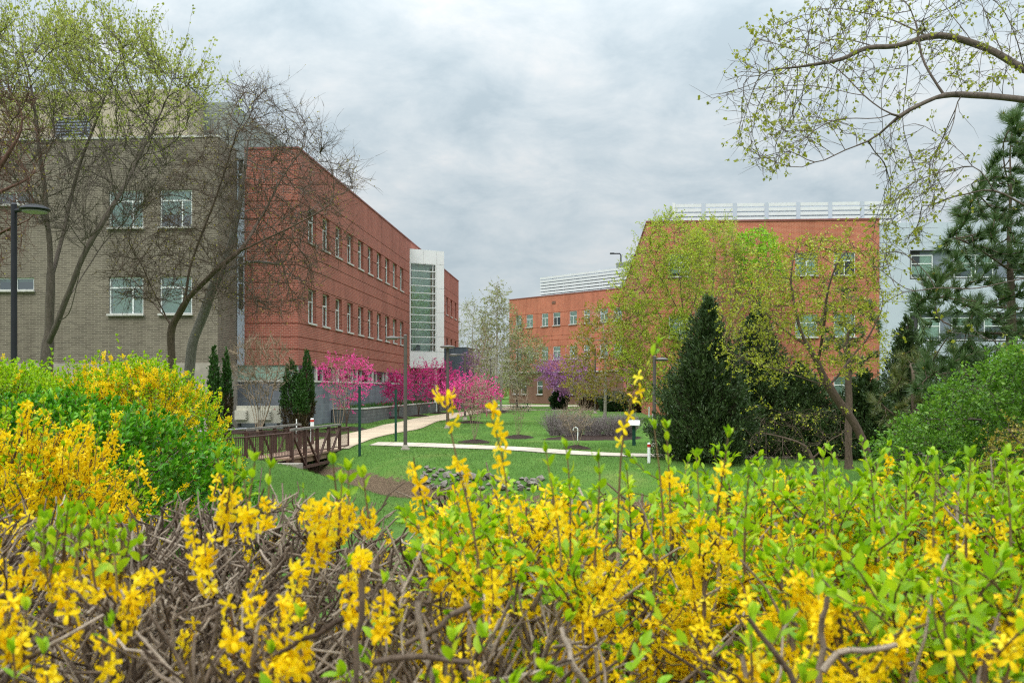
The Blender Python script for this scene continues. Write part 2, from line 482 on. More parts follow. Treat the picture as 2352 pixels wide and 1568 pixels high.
def strip(name, pts, width, mat, lift=0.03, joints=0):
    P = resample(pts, 0.5)[:, :2]
    for _ in range(8): P[1:-1] = (P[:-2] + 2 * P[1:-1] + P[2:]) / 4
    d = np.gradient(P, axis=0); d /= np.linalg.norm(d, axis=1)[:, None]
    n = np.stack([-d[:, 1], d[:, 0]], 1)
    ws = np.linspace(-width / 2, width / 2, 6)
    Q = P[:, None, :] + n[:, None, :] * ws[None, :, None]
    zz = ground(Q[..., 0], Q[..., 1]) + lift
    top = np.concatenate([Q, zz[..., None]], -1)
    nP = len(P)
    V = top.reshape(-1, 3)
    side = V.reshape(nP, 6, 3)
    lo = side[:, [0, 5], :].copy(); lo[..., 2] -= 0.12
    V = np.concatenate([V, lo.reshape(-1, 3)])
    i = (np.arange(nP - 1)[:, None] * 6 + np.arange(5)[None, :]).ravel()
    Fq = [np.stack([i, i + 1, i + 7, i + 6], 1)[:, ::-1]]
    k = np.arange(nP - 1); b0 = nP * 6
    Fq.append(np.stack([k * 6, k * 6 + 6, b0 + 2 * k + 2, b0 + 2 * k], 1))
    Fq.append(np.stack([k * 6 + 5, b0 + 2 * k + 1, b0 + 2 * k + 3, k * 6 + 11], 1))
    sl = np.concatenate([[0], np.cumsum(np.linalg.norm(np.diff(P, axis=0), axis=1))])
    uvv = np.zeros((len(V), 2)); uvv[:nP * 6, 0] = np.repeat(sl, 6); uvv[:nP * 6, 1] = np.tile(ws + width / 2, nP); uvv[nP * 6:, 0] = np.repeat(sl, 2); uvv[nP * 6:, 1] = .3
    o = link(name, np_mesh(name, V, Fq, uv=np.concatenate([uvv[f.ravel()] for f in Fq])), mat)
    tag(o, kind='structure')
    PATHS.append((P, width / 2))
    return o


def slab_mat(name, c, every=1.5):
    m = simple(name, c, 0.85, 0, 0.13, 0.9, 0.25, 60)
    return m


strip('path', [(-13, 26.5), (-10.6, 30.5), (-9.3, 33.6), (-8.78, 35.6)], 1.9, M['path'])
path_pts = [(-7.93, 41.25), (-7.6, 46.5)] + [tuple(G(px, py)[:2]) for px, py in ((905, 987), (1000, 961), (1062, 950))] + [(-1.6, 96), (0.8, 112)]
strip('path', path_pts, 2.4, M['path'])
walk_pts = [tuple(G(px, py)[:2]) for px, py in ((858, 1020), (1000, 1022.5), (1150, 1030), (1350, 1043), (1540, 1048), (1760, 1048), (2000, 1046), (2330, 1042))]
strip('walkway', walk_pts, 1.5, M['walk'], 0.036)
strip('patio', [(-6, 122), (12, 116)], 9.0, M['walk'], 0.045)
strip('far_walkway', [(-2.5, 93), (3, 93.5), (12, 92), (24, 90)], 1.4, M['walk'], 0.05)


# ------------------------------------------------------------------ buildings
U2 = np.array([0.0759, 0.9971]); V2 = np.array([0.9971, -0.0759])
ROT_V = math.atan2(V2[1], V2[0])          # windows in front walls
WIN_CACHE = {}


WIN_N = [0]


def window_meshes(w, h, style, drop=0):
    """meshes of one window, origin at sill centre, looking towards -y"""
    key = (round(w, 3), round(h, 3), style, drop)
    if key in WIN_CACHE: return WIN_CACHE[key]
    fr = MB(); t = 0.07
    x0, x1 = -w / 2, w / 2
    fr.box(x0, x0 + t, 0, 0.08, 0, h); fr.box(x1 - t, x1, 0, 0.08, 0, h)
    fr.box(x0 + t, x1 - t, 0, 0.08, 0, t); fr.box(x0 + t, x1 - t, 0, 0.08, h - t, h)
    if style == 'strip':
        for k in (1, 2, 3):
            xx = x0 + w * k / 4; fr.box(xx - t / 2, xx + t / 2, 0.005, 0.075, t, h - t)
    elif style == 'tee':
        zz = h * 0.64; fr.box(x0 + t, x1 - t, 0.004, 0.076, zz - t / 2, zz + t / 2)
        fr.box(-t / 2, t / 2, 0.005, 0.075, t, zz - t / 2)
    elif style == 'side':
        zz = h * 0.72; fr.box(x0 + t, x1 - t, 0.004, 0.076, zz - t / 2, zz + t / 2)
        xx = x1 - w * 0.32; fr.box(xx - t / 2, xx + t / 2, 0.005, 0.075, t, zz - t / 2)
    elif style == 'bar':
        zz = h * 0.62; fr.box(x0 + t, x1 - t, 0.004, 0.076, zz - t / 2, zz + t / 2)
    gl = MB(); gl.poly([(x0 + t, 0.04, t), (x1 - t, 0.04, t), (x1 - t, 0.04, h - t), (x0 + t, 0.04, h - t)])
    bl = MB()
    z_low = {'tee': 0.02, 'side': 0.02, 'bar': h * 0.5, 'strip': h * 0.6}[style]
    if drop: z_low = h * (0, .30, .62, .86, .12)[drop]
    bl.box(x0 + t + 0.01, x1 - t - 0.01, 0.12, 0.13, z_low + t, h - 0.02)
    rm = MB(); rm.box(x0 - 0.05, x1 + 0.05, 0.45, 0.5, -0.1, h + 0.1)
    si = MB(); si.box(x0 - 0.06, x1 + 0.06, -0.24, -0.005, -0.07, 0.03)
    r = tuple(b.mesh(n) for b, n in ((fr, 'frame'), (gl, 'pane'), (bl, 'blind'), (rm, 'room'), (si, 'sill')))
    WIN_CACHE[key] = r
    return r


def put_window(root, x, y, z, rot, w, h, style='tee', glass='glass', blind='blind', sill=True, frame='frame'):
    WIN_N[0] += 1
    drop = (0, 0, 1, 0, 4, 0, 0, 0, 2, 0, 4, 0, 0, 0)[(WIN_N[0] * 5 + WIN_N[0] // 3) % 14] if style != 'strip' else 0
    fr, gl, bl, rm, si = window_meshes(w, h, style, drop)
    b = BASE[root.name]
    o = link('window', fr, M[frame], root, (x - b[0], y - b[1], z - b[2]), rot)
    key = (glass, blind)
    for n, me, mt in (('pane', gl, glass), ('blind', bl, blind), ('room_backing', rm, 'room')) + ((('sill', si, 'stone_cap'),) if sill else ()):
        if len(me.materials) and me.materials[0] != M[mt]: me = me.copy(); me.materials.clear()
        link(n, me, M[mt], o)
    return o


def along(P0, P1):
    P0, P1 = np.array(P0, float), np.array(P1, float)
    L = np.linalg.norm(P1 - P0); d = (P1 - P0) / L
    return P0, d, L, math.atan2(d[1], d[0])


def wall_with_windows(root, name, mat, P0, P1, z0, z1, wins, grooves=(), reveal=0.22, **kw):
    """wins: (a, w, zsill, h, style, glass, blind)"""
    P, d, L, rot = along(P0, P1)
    n = np.array([-d[1], d[0]])
    cuts = [(a - w / 2, a + w / 2, zs, zs + h, reveal, False) for a, w, zs, h, *_ in wins]
    cuts += [(-1, L + 1, g, g + 0.05, 0.035, True) for g in grooves]
    mb = MB(); mb.wall(P0, P1, z0, z1, cuts)
    o = mb.build(name, M[mat], root)
    for a, w, zs, h, style, glass, blind in wins:
        q = P + d * a + n * (reveal - 0.08 + 0.0)
        put_window(root, q[0], q[1], zs, rot, w - 0.004, h - 0.004, style, glass, blind, **kw)
    return o


def px_on_wall(px, P0, P1):
    """distance along a wall at which a photo column crosses it"""
    P, d, L, _ = along(P0, P1)
    k = (px - CX) / F
    return (k * P[1] - P[0]) / (d[0] - k * d[1])


C = np.array([-11.16, 52.0])                    # corner of the left red building
def LL(a, b): return C + V2 * a + U2 * b

ZT = 14.6
GROOVE_L = [4.1, 4.75, 5.45, 6.6, 7.58, 8.5, 9.2, 9.85, 10.95, 11.85, 12.7]
# --- left red building
rb = thing('brick_building', 'long red brick building with two rows of narrow windows above a slate block base', 'building', (C[0], C[1], 0.0))
LEN = 64.7
B0, B1, B2, B3 = LL(-2.88, 0), LL(0, 0), LL(0, LEN), LL(-22, LEN)
first = px_on_wall(717, B1, B2)
wins = []
for k in range(10):
    a = first + k * 2.93
    for zs in (5.62, 10.0):
        wins.append((a, 1.55, zs, 1.9, 'tee', 'green_glass', 'green_blind'))
for k in range(4):
    a = px_on_wall(1027, B1, B2) + k * 3.4
    for zs in (5.62, 10.0):
        wins.append((a, 1.4, zs, 1.9, 'tee', 'green_glass', 'green_blind'))
wall_with_windows(rb, 'wall', 'red_brick', B1, B2, 3.3, ZT, wins, GROOVE_L, reveal=0.26)
mb = MB(); mb.wall(B0, B1, 3.3, ZT, [(-1, 5, g, g + 0.05, 0.035, True) for g in GROOVE_L])
mb.build('wall', M['red_brick'], rb)
mb = MB(); mb.wall(B2, B3, 0, ZT); mb.wall(B3, LL(-22, 0.0), 0, ZT); mb.build('wall', M['red_brick'], rb)
# basement of slate block with a band of windows above
mb = MB(); mb.wall(LL(-3.3, -0.04), LL(0.04, -0.04), -0.4, 2.42); mb.wall(LL(0.04, -0.04), LL(0.04, LEN), -0.4, 2.42)
mb.build('basement_wall', M['block'], rb)
mb = MB(); mb.obox(LL(-3.3, 0), V2, 0, 3.42, -0.10, 0.3, 2.42, 2.52); mb.obox(LL(0, 0), U2, 0.3, LEN, -0.12, 0.3, 2.42, 2.52)
mb.build('sill_course', M['stone_cap'], rb)
mb = MB(); mb.obox(LL(-3.3, 0), V2, 0, 3.24, 0.1, 0.14, 2.52, 3.3)
mb.build('glazing_band', M['frosted'], rb)
mb = MB(); mb.poly([(*LL(-0.16, 0.1), 2.52), (*LL(-0.16, LEN), 2.52), (*LL(-0.16, LEN), 3.3), (*LL(-0.16, 0.1), 3.3)]); mb.build('glazing_band', M['green_glass'], rb)
mb = MB(); mb.obox(LL(-0.7, 0.1), U2, 0, LEN, 0, 0.05, 2.5, 3.3); mb.build('room_backing', M['room'], rb)
for k in range(27):
    mb = MB(); mb.obox(LL(-0.12, 0), U2, 0.25 + k * 2.44, 0.31 + k * 2.44, -0.04, 0.04, 2.521, 3.298); mb.build('mullion', M['stone_cap'], rb)
for k in range(13):
    mb = MB(); mb.obox(LL(-0.10, 0), U2, 3.5 + k * 4.88, 3.85 + k * 4.88, -0.06, 0.05, 2.521, 3.298); mb.build('pier', M['stone_cap'], rb)
mb = MB(); mb.poly([(*LL(-2.88, 0), ZT - 0.5), (*LL(0, 0), ZT - 0.5), (*B2, ZT - 0.5), (*B3, ZT - 0.5), (*LL(-22, 0), ZT - 0.5)]); mb.build('roof', M['roofing'], rb)
mb = MB(); mb.obox(LL(-2.88, 0), V2, 0, 2.93, -0.05, 0.35, ZT, ZT + 0.09); mb.obox(LL(0, 0), U2, 0.36, LEN, -0.05, 0.35, ZT, ZT + 0.09)
mb.build('coping', M['coping'], rb)
b0_, b1_ = px_on_wall(838, B1, B2), px_on_wall(918, B1, B2)
mb = MB(); mb.obox(LL(-0.9, 0), U2, b0_, b1_, 0, 0.08, ZT - 0.3, ZT + 0.28)
for k in range(12): mb.obox(LL(-0.85, 0), U2, b0_ + k * 1.05, b0_ + k * 1.05 + 0.06, -0.05, 0.05, ZT, ZT + 0.42)
mb.obox(LL(-0.85, 0), U2, b0_, b1_, -0.04, 0.04, ZT + 0.40, ZT + 0.46)
mb.build('roof_railing', M['louvre'], rb)
# narrow glass strip between the two buildings
mb = MB(); mb.obox(LL(-3.28, 0.02), V2, 0, 0.4, 0.05, 0.09, 3.3, ZT - 0.6); mb.build('corner_glazing', M['green_glass'], rb)
mb = MB(); mb.obox(LL(-3.28, 0.02), V2, 0, 0.4, 0.4, 0.45, 3.3, ZT - 0.6); mb.build('corner_backing', M['mid_panel'], rb)
mb = MB()
for zz in np.arange(3.3, ZT - 0.8, 1.42): mb.obox(LL(-3.28, 0.02), V2, 0.06, 0.34, 0, 0.05, zz, zz + 0.09)
mb.obox(LL(-3.28, 0.02), V2, 0, 0.06, -0.01, 0.06, 3.3, ZT - 0.6); mb.obox(LL(-3.28, 0.02), V2, 0.34, 0.4, -0.01, 0.06, 3.3, ZT - 0.6)
for k, zz in enumerate(np.arange(3.3, ZT - 0.8, 1.42)):
    if k in (0, 1, 4, 5): mb.obox(LL(-3.28, 0.02), V2, 0.06, 0.34, 0.01, 0.04, zz + 0.09, zz + 1.42)
mb.build('corner_mullions', M['grey_panel'], rb)

# stair tower bay
P0 = np.array([-8.72, 84.5]); dT = np.array([0.85, 0.527]); dT /= np.linalg.norm(dT)
P1 = P0 + dT * 3.34
back = P1 + np.array([-0.4, 0.917]) * 3.6
zb, zt_ = 3.85, 13.95
TW = 3.34
g0, g1, gz0, gz1 = 0.10, 2.55, 5.25, 12.75
mb = MB()
PZ = [zb, gz0, 6.55, 8.6, 10.7, gz1, zt_]
mb.wall(P0, P1, zb, zt_, [(g0, g1, gz0, gz1, 0.12, False)] + [(1.32, 1.345, gz1 + 0.02, zt_ + 1, 0.03, True), (1.32, 1.345, 0, gz0 - 0.02, 0.03, True)] + [(g1 + 0.05, 9, z, z + 0.025, 0.03, True) for z in PZ[1:-1]] + [(g1 + 0.06, g1 + 0.085, zb, zt_, 0.03, True)])
mb.wall(P1, back, zb, zt_); mb.wall(P0 + (P1 - P0) * 0 + np.array([-3.2, 1.5]), P0, zb, zt_)
pl = [(*P0, 0), (*P1, 0), (*back, 0), (*(P0 + np.array([-3.2, 1.5])), 0)]
mb.poly([(p[0], p[1], zt_ - 0.2) for p in pl]); mb.poly([(p[0], p[1], zb) for p in pl][::-1])
tw = mb.build('stair_tower', M['white_metal'], rb)
q0 = P0 + dT * g0; nT = np.array([-dT[1], dT[0]])
mb = MB(); a_ = q0 + nT * 0.1; c_ = a_ + dT * (g1 - g0)
mb.poly([(*a_, gz0), (*c_, gz0), (*c_, gz1), (*a_, gz1)]); mb.build('stair_glass', M['stair_glass'], tw)
mb = MB(); a_ = q0 + nT * 0.75; c_ = a_ + dT * (g1 - g0)
mb.poly([(*(a_ - dT), gz0 - .5), (*(c_ + dT), gz0 - .5), (*(c_ + dT), gz1 + .5), (*(a_ - dT), gz1 + .5)]); mb.build('stair_backing', M['blind'], tw)  # no blind here: pale sheet stands in for sky reflected in the glass
mb = MB()
nb = 12
for k in range(nb + 1):
    z = gz0 + (gz1 - gz0) * k / nb
    mb.obox(P0, dT, g0, g1, 0.0, 0.11, z - 0.035, z + 0.035)
mb.obox(P0, dT, g0, g0 + 0.05, -0.01, 0.1, gz0, gz1); mb.obox(P0, dT, g1 - 0.05, g1, -0.01, 0.1, gz0, gz1)
mb.obox(P0, dT, g1 - 0.3, g1 - 0.26, 0.01, 0.09, gz0, gz1)
mb.build('stair_mullions', M['frame'], tw)
mb = MB(); mb.obox(P0, dT, 0.95, 1.15, 0.5, 0.6, gz0, gz0 + 0.32); mb.obox(P0, dT, 0.15, 0.9, 0.5, 0.6, gz0 + 0.18, gz0 + 0.22)
mb.obox(P0, dT, 0.2, 0.24, 0.5, 0.6, gz0, gz0 + 0.2); mb.obox(P0, dT, 1.05, 1.3, 0.5, 0.8, gz0 + 0.15, gz0 + 0.55)
mb.build('desk', M['dark_grille'], tw)
mb = MB(); mb.tube([(*(P0 + dT * 2.7 + nT * .4), -0.2), (*(P0 + dT * 2.7 + nT * .4), zb)], 0.13, 12); mb.build('column', M['white_metal'], tw)
# dark slate block beside the tower
vb = thing('entrance_block', 'windowless slate grey metal block beside the white stair tower', 'building', (-5.5, 101, 0))
mb = MB(); Q = np.array([-7.2, 101.0])
for k in range(6):
    mb.obox(Q, V2, k * 0.46, k * 0.46 + 0.45, 0, 5, -0.2, 6.2)
mb.build('panel_wall', M['slate_metal'], vb)
mb = MB(); mb.obox(Q, V2, -0.03, 2.78, -0.04, 5.03, 6.203, 6.27); mb.build('coping', M['slate_metal'], vb)

# --- grey building
gb = thing('grey_building', 'grey brick building with beige and metal rooftop storeys', 'building', (*LL(-12, -2.66), 0.0))
G0, G1 = LL(-30, -2.66), LL(-3.3, -2.66)
def ga(px): return px_on_wall(px, G0, G1)
wins = []
for zs in (5.78, 10.12):
    for l, r_ in ((250, 329), (367, 441)):
        a0, a1 = ga(l), ga(r_)
        wins.append(((a0 + a1) / 2, a1 - a0, zs, 1.88, 'side', 'green_glass', 'blind'))
for zs in (7.02, 11.36):
    a1 = ga(78)
    wins.append((a1 - 1.9, 3.8, zs, 0.66, 'strip', 'green_glass', 'green_blind'))
wall_with_windows(gb, 'wall', 'grey_brick', G0, G1, 3.35, ZT, wins, reveal=0.16)
mb = MB(); mb.wall(G1, LL(-3.3, 0.0), 0, ZT); mb.build('wall', M['grey_brick'], gb)
mb = MB(); mb.wall(LL(-30, 14), G0, 0, ZT); mb.build('wall', M['grey_brick'], gb)
mb = MB(); mb.wall(LL(-30, -2.72), LL(-3.24, -2.72), -0.4, 3.35); mb.wall(LL(-3.24, -2.72), LL(-3.24, -0.05), -0.4, 3.35)
mb.poly([(*LL(-30, -2.72), 3.35), (*LL(-3.24, -2.72), 3.35), (*LL(-3.24, -2.6), 3.35), (*LL(-30, -2.6), 3.35)])
mb.build('concrete_base', M['concrete'], gb)
mb = MB(); mb.obox(LL(-30, -2.66), V2, 0, 26.74, -0.05, 0.3, ZT, ZT + 0.1); mb.build('coping', M['stone_cap'], gb)
mb = MB(); mb.poly([(*LL(-30, -2.66), ZT - .4), (*LL(-3.3, -2.66), ZT - .4), (*LL(-3.3, 14), ZT - .4), (*LL(-30, 14), ZT - .4)]); mb.build('roof', M['roofing'], gb)
mb = MB()
mb.wall(LL(-30, 0.1), LL(-5.95, 0.1), ZT - .4, 17.9, [(k * 3.0, k * 3.0 + 0.03, ZT, 18, 0.03, True) for k in range(1, 9)])
mb.wall(LL(-5.95, 0.1), LL(-5.95, 15), ZT - .4, 17.9)
mb.poly([(*LL(-30, .1), 17.9), (*LL(-5.95, .1), 17.9), (*LL(-5.95, 15), 17.9), (*LL(-30, 15), 17.9)])
mb.build('penthouse', M['beige_clad'], gb)
mb = MB(); lv = LL(-13.2, 0.02)
for k in range(9): mb.obox(lv, V2, 0, 1.9, -0.05, 0.05, 15.1 + k * 0.16, 15.2 + k * 0.16)
mb.build('vent_louvre', M['mid_panel'], gb)
mb = MB(); mb.wall(LL(-6.6, 2.2), LL(-4.35, 2.2), ZT - .4, 17.75, [(k * 0.75, k * .75 + .02, ZT, 18, .02, True) for k in (1, 2)])
mb.wall(LL(-4.35, 2.2), LL(-4.35, 46), ZT - .4, 17.75, [(k * 1.5, k * 1.5 + .03, ZT, 18, .03, True) for k in range(1, 29)])
mb.poly([(*LL(-6.6, 2.2), 17.75), (*LL(-4.35, 2.2), 17.75), (*LL(-4.35, 46), 17.75), (*LL(-6.6, 46), 17.75)])
mb.build('metal_penthouse', M['green_metal'], gb)
mb = MB()
for w_ in (0.0, 0.5):
    pts = [(*LL(-4.9 + w_, 2.5), 17.75)] + [(*LL(-4.9 + w_, 2.5 + 0.5 * k), 18.15 + 0.25 * math.sin(k * math.pi / 5)) for k in range(6)] + [(*LL(-4.9 + w_, 5.2), 17.75)]
    mb.tube(pts, 0.03, 6)
mb.build('roof_hatch_rail', M['pipe_rail'], gb)

# --- 45 degree wing
A = np.array([-0.37, 141.0]); Bw = np.array([13.9, 124.3])
wg = thing('brick_wing', 'distant orange brick wing with paired pale windows and slatted roof screen', 'building', (6.5, 133, 0))
def wa(px): return px_on_wall(px, A, Bw)
wins = []
for l, r_ in ((1184.5, 1198), (1209, 1224), (1244, 1259), (1270.5, 1287), (1308, 1325), (1341, 1355), (1378, 1396), (1409, 1429)):
    a0, a1 = wa(l), wa(r_)
    for zs in (10.55, 6.0):
        wins.append(((a0 + a1) / 2, a1 - a0, zs, 1.75, 'tee', 'glass', 'blind'))
WD, wd_, WL, wrot = along(A, Bw)
wall_with_windows(wg, 'wall', 'orange_brick', A, Bw, 4.35, ZT, wins, [5.8, 7.75, 8.6, 9.2, 10.4, 12.3], reveal=0.15)
wins = [(wa(p), 1.15, 1.3, 1.85, 'bar', 'glass', 'green_blind') for p in (1162 + 22, 1202, 1239, 1276, 1315)]
wall_with_windows(wg, 'wall', 'brown_brick', A + np.array([.1, -.1]) * 0 + np.array([0.06, 0.07]), Bw + np.array([0.06, 0.07]), -0.3, 4.35, wins, reveal=0.15)
mb = MB(); nw = np.array([-wd_[1], wd_[0]])
mb.obox(A, wd_, 0, WL, -0.1, 0.02, 4.25, 4.42); mb.build('ledge', M['stone_cap'], wg)
mb = MB(); mb.wall(A + nw * 16, A, 0, ZT); mb.build('wall', M['orange_brick'], wg)
mb = MB(); mb.obox(A, wd_, -0.05, WL, -0.06, 0.3, ZT, ZT + 0.12); mb.build('coping', M['coping'], wg)
mb = MB(); mb.poly([(*A, ZT - .3), (*(A + wd_ * WL), ZT - .3), (*(A + wd_ * WL + nw * 16), ZT - .3), (*(A + nw * 16), ZT - .3)]); mb.build('roof', M['roofing'], wg)
mb = MB(); S0 = A + nw * 3.0; s0 = px_on_wall(1240, S0, S0 + wd_ * 20)
for k in range(8): mb.obox(S0, wd_, s0, 24, 0 + 0.02, 0.14, ZT - 0.1 + k * 0.42, ZT + 0.19 + k * 0.42)
mb.build('roof_louvres', M['louvre'], wg)
mb = MB()
for k in range(11): mb.obox(S0, wd_, s0 + k * 2.3, s0 + k * 2.3 + 0.12, 0.145, 0.25, ZT - 0.2, ZT + 3.2)
mb.obox(S0, wd_, s0, 24, 0.4, 0.45, ZT - .3, ZT + 3.1)
mb.build('louvre_posts', M['grey_panel'], wg)
mb = MB()
for p in (1402, 1422):
    s = px_on_wall(p, S0, S0 + wd_ * 20); c = S0 + wd_ * s + nw * 2.0
    mb.lathe([(0.62, ZT - .2), (0.62, ZT + 4.0), (0.58, ZT + 4.1)], 16, c)
mb.build('exhaust_stack', M['green_metal'], wg)
c = S0 + wd_ * (px_on_wall(1402, S0, S0 + wd_ * 20)) + nw * 2.0
mb = MB(); mb.tube([(*c, ZT + 4.1), (*c, ZT + 5.1), (*(c - np.array([0.15, 0])), ZT + 5.3), (*(c - np.array([1.0, 0])), ZT + 5.3)], 0.09, 8)
mb.box(c[0] - 1.45, c[0] - 0.9, c[1] - .15, c[1] + .15, ZT + 5.22, ZT + 5.4); mb.build('roof_floodlight', M['black_paint'], wg)
mb = MB(); mb.obox(A, wd_, wa(1294) - 2.2, wa(1294) - 1.5, -0.06, -0.004, 13.5, 13.85); mb.build('wall_vent', M['brown_brick'], wg)

# --- big block on the right
F0, F1 = np.array([10.2, 75.3]), np.array([27.31, 74.0])
bb = thing('brick_block', 'tall orange brick block behind the trees with white louvred roof screen', 'building', (F0[0], F0[1], 0))
def fa(px): return px_on_wall(px, F0, F1)
wins = []
for l, r_ in ((1536, 1586), (1827, 1878), (1915, 1965)):
    a0, a1 = fa(l), fa(r_)
    for zs in (10.5, 5.9, 1.25):
        wins.append(((a0 + a1) / 2, a1 - a0, zs, 1.72, 'tee', 'glass', 'blind' if zs > 3 else 'green_blind'))
wall_with_windows(bb, 'wall', 'orange_brick', F0, F1, -0.3, ZT, wins, [4.1, 5.75, 7.7, 8.3, 9.3, 10.3, 12.3, 3.1], reveal=0.16)
FB = F0 + U2 * 60
swins = [(k * 4.2 + 6, 1.6, zs, 1.72, 'tee', 'glass', 'blind') for k in range(10) for zs in (5.9, 10.5)]
wall_with_windows(bb, 'wall', 'orange_brick', FB, F0, -0.3, ZT, [], [4.1, 5.75, 7.7, 8.3, 9.3, 10.3, 12.3], reveal=0.16)
mb = MB(); mb.obox(F0, V2, -0.06, 17.2, -0.06, 0.35, ZT, ZT + 0.14); mb.obox(F0, U2, 0.36, 60, -0.35, 0.06, ZT, ZT + 0.14); mb.build('coping', M['coping'], bb)
mb = MB(); mb.poly([(*F0, ZT - .4), (*F1, ZT - .4), (*(F1 + U2 * 60), ZT - .4), (*FB, ZT - .4)]); mb.build('roof', M['roofing'], bb)
S0 = F0 + U2 * 1.6 ; s0, s1 = px_on_wall(1548, S0, S0 + V2), px_on_wall(2066, S0, S0 + V2)
mb = MB()
for k in range(5): mb.obox(S0, V2, s0 + .1, s1 - .1, 0, 0.1, ZT + 0.02 + k * 0.35, ZT + 0.27 + k * 0.35)
for k in range(5): mb.obox(S0 + V2 * s0, U2, 0.2, 9, 0, 0.1, ZT + 0.02 + k * 0.35, ZT + 0.27 + k * 0.35)
mb.build('roof_louvres', M['louvre'], bb)
mb = MB(); mb.obox(S0, V2, s0, s1, 0.5, 0.55, ZT - .3, ZT + 1.66)
for k in range(8):
    t = s0 + (s1 - s0) * k / 7.1 + 0.1
    mb.obox(S0, V2, t + 2.0, t + 2.3, -0.03, -0.004, ZT, ZT + 1.70) if t + 2.35 < s1 else None
mb.build('louvre_posts', M['grey_panel'], bb)
mb = MB(); mb.obox(S0, V2, s0 - .1, s0 + .09, -0.05, 0.2, ZT - .2, ZT + 1.78); mb.obox(S0, V2, s1 - .09, s1 + .1, -0.05, 0.2, ZT - .2, ZT + 1.78); mb.build('end_posts', M['white_metal'], bb)
mb = MB(); mb.obox(F0, V2, fa(1735), fa(1755), -0.06, -0.004, 13.85, 14.1); mb.build('wall_vent', M['brown_brick'], bb)

# --- white panelled building at the right
wb = thing('white_building', 'pale grey panelled building adjoining the brick block, windows in dark bands', 'building', (F1[0] + 9, F1[1], 0))
H0 = F1 + U2 * 0.15; H1 = H0 + V2 * 22
def ha(px): return px_on_wall(px, H0, H1)
bandz = [(10.2, 12.35), (5.55, 7.7)]
cuts = [(ha(2090), 30, b0, b1, 0.3, True) for b0, b1 in bandz]
cuts += [(-1, 30, z, z + 0.03, 0.02, True) for z in (13.4, 12.9, 9.3, 8.5, 4.7, 3.9)] + [(k * 3.7 + 2.2, k * 3.7 + 2.23, 12.4, 14.5, 0.02, True) for k in range(6)]
mb = MB(); mb.wall(H0, H1, -0.3, 14.4, cuts); mb.build('panel_wall', M['grey_panel'], wb)
n_ = np.array([-V2[1], V2[0]])
for (b0, b1) in bandz:
    x = ha(2091); i = 0
    while x < 21:
        w_ = 0.75
        mb = MB(); mb.obox(H0, V2, x, x + w_, 0.25, 0.279, b0 + (0.07 if i % 2 else 1.0), b1 - (1.0 if i % 2 else 0.07)); i += 1; x += 3.0
        mb.build('dark_panel', M['dark_panel'], wb)
for (b0, b1) in bandz:
    mb = MB(); mb.obox(H0, V2, ha(2090) + .07, 21.9, 0.284, 0.297, b0 + .07, b1 - 0.07); mb.build('blue_panel', M['mid_panel'], wb)
mb = MB()
for (b0, b1) in bandz:
    mb.obox(H0, V2, ha(2090) + .002, 22, -0.012, 0.25, b1 - 0.06, b1 - 0.002); mb.obox(H0, V2, ha(2090) + .002, 22, -0.012, 0.25, b0 + 0.002, b0 + 0.06); mb.obox(H0, V2, ha(2090), ha(2090) + 0.06, -0.012, 0.25, b0 + .06, b1 - .06)
mb.build('dark_trim', M['dark_panel'], wb)
for bi, (b0, b1) in enumerate(bandz):
    for l in ((2093, 2192, 2232, 2330) if bi == 0 else (2110, 2187, 2262, 2340)):
        a0 = ha(l); q = H0 + V2 * (a0 + 0.8) + n_ * 0.14
        put_window(wb, q[0], q[1], b0 + 0.1, ROT_V, 1.6, 1.7, 'bar', 'glass', 'blind', sill=False)
mb = MB(); mb.poly([(*H0, 14.3), (*H1, 14.3), (*(H1 + U2 * 30), 14.3), (*(H0 + U2 * 30), 14.3)]); mb.build('roof', M['roofing'], wb)
mb = MB(); mb.wall(H1, H1 + U2 * 30, -0.3, 14.4); mb.build('side_wall', M['grey_panel'], wb)

# --- planter wall by the left building
pw = thing('planter_wall', 'low dark block planter wall along the slate base', 'planter', (-8.4, 66, 0))
pa = [LL(0.1, 6.5), LL(2.0, 6.5), LL(2.0, 42), LL(0.1, 42)]
mb = MB()
mb.obox(pa[0], V2, 0, 1.9, 0, 0.25, -0.3, 0.85); mb.obox(pa[1], U2, 0.25, 35.5, 0, 0.25, -0.3, 0.85); mb.build('block_wall', M['planter_block'], pw)
mb = MB(); mb.obox(pa[0], V2, -0.01, 1.93, -0.03, 0.27, 0.853, 0.92); mb.obox(pa[1], U2, 0.28, 35.5, -0.03, 0.27, 0.853, 0.92); mb.build('cap', M['stone_cap'], pw)
mb = MB(); mb.poly([(*LL(.1, 6.7), 0.7), (*LL(1.8, 6.7), 0.7), (*LL(1.8, 42), 0.7), (*LL(.1, 42), 0.7)]); mb.build('soil', M['mulch'], pw)
#@@PART2

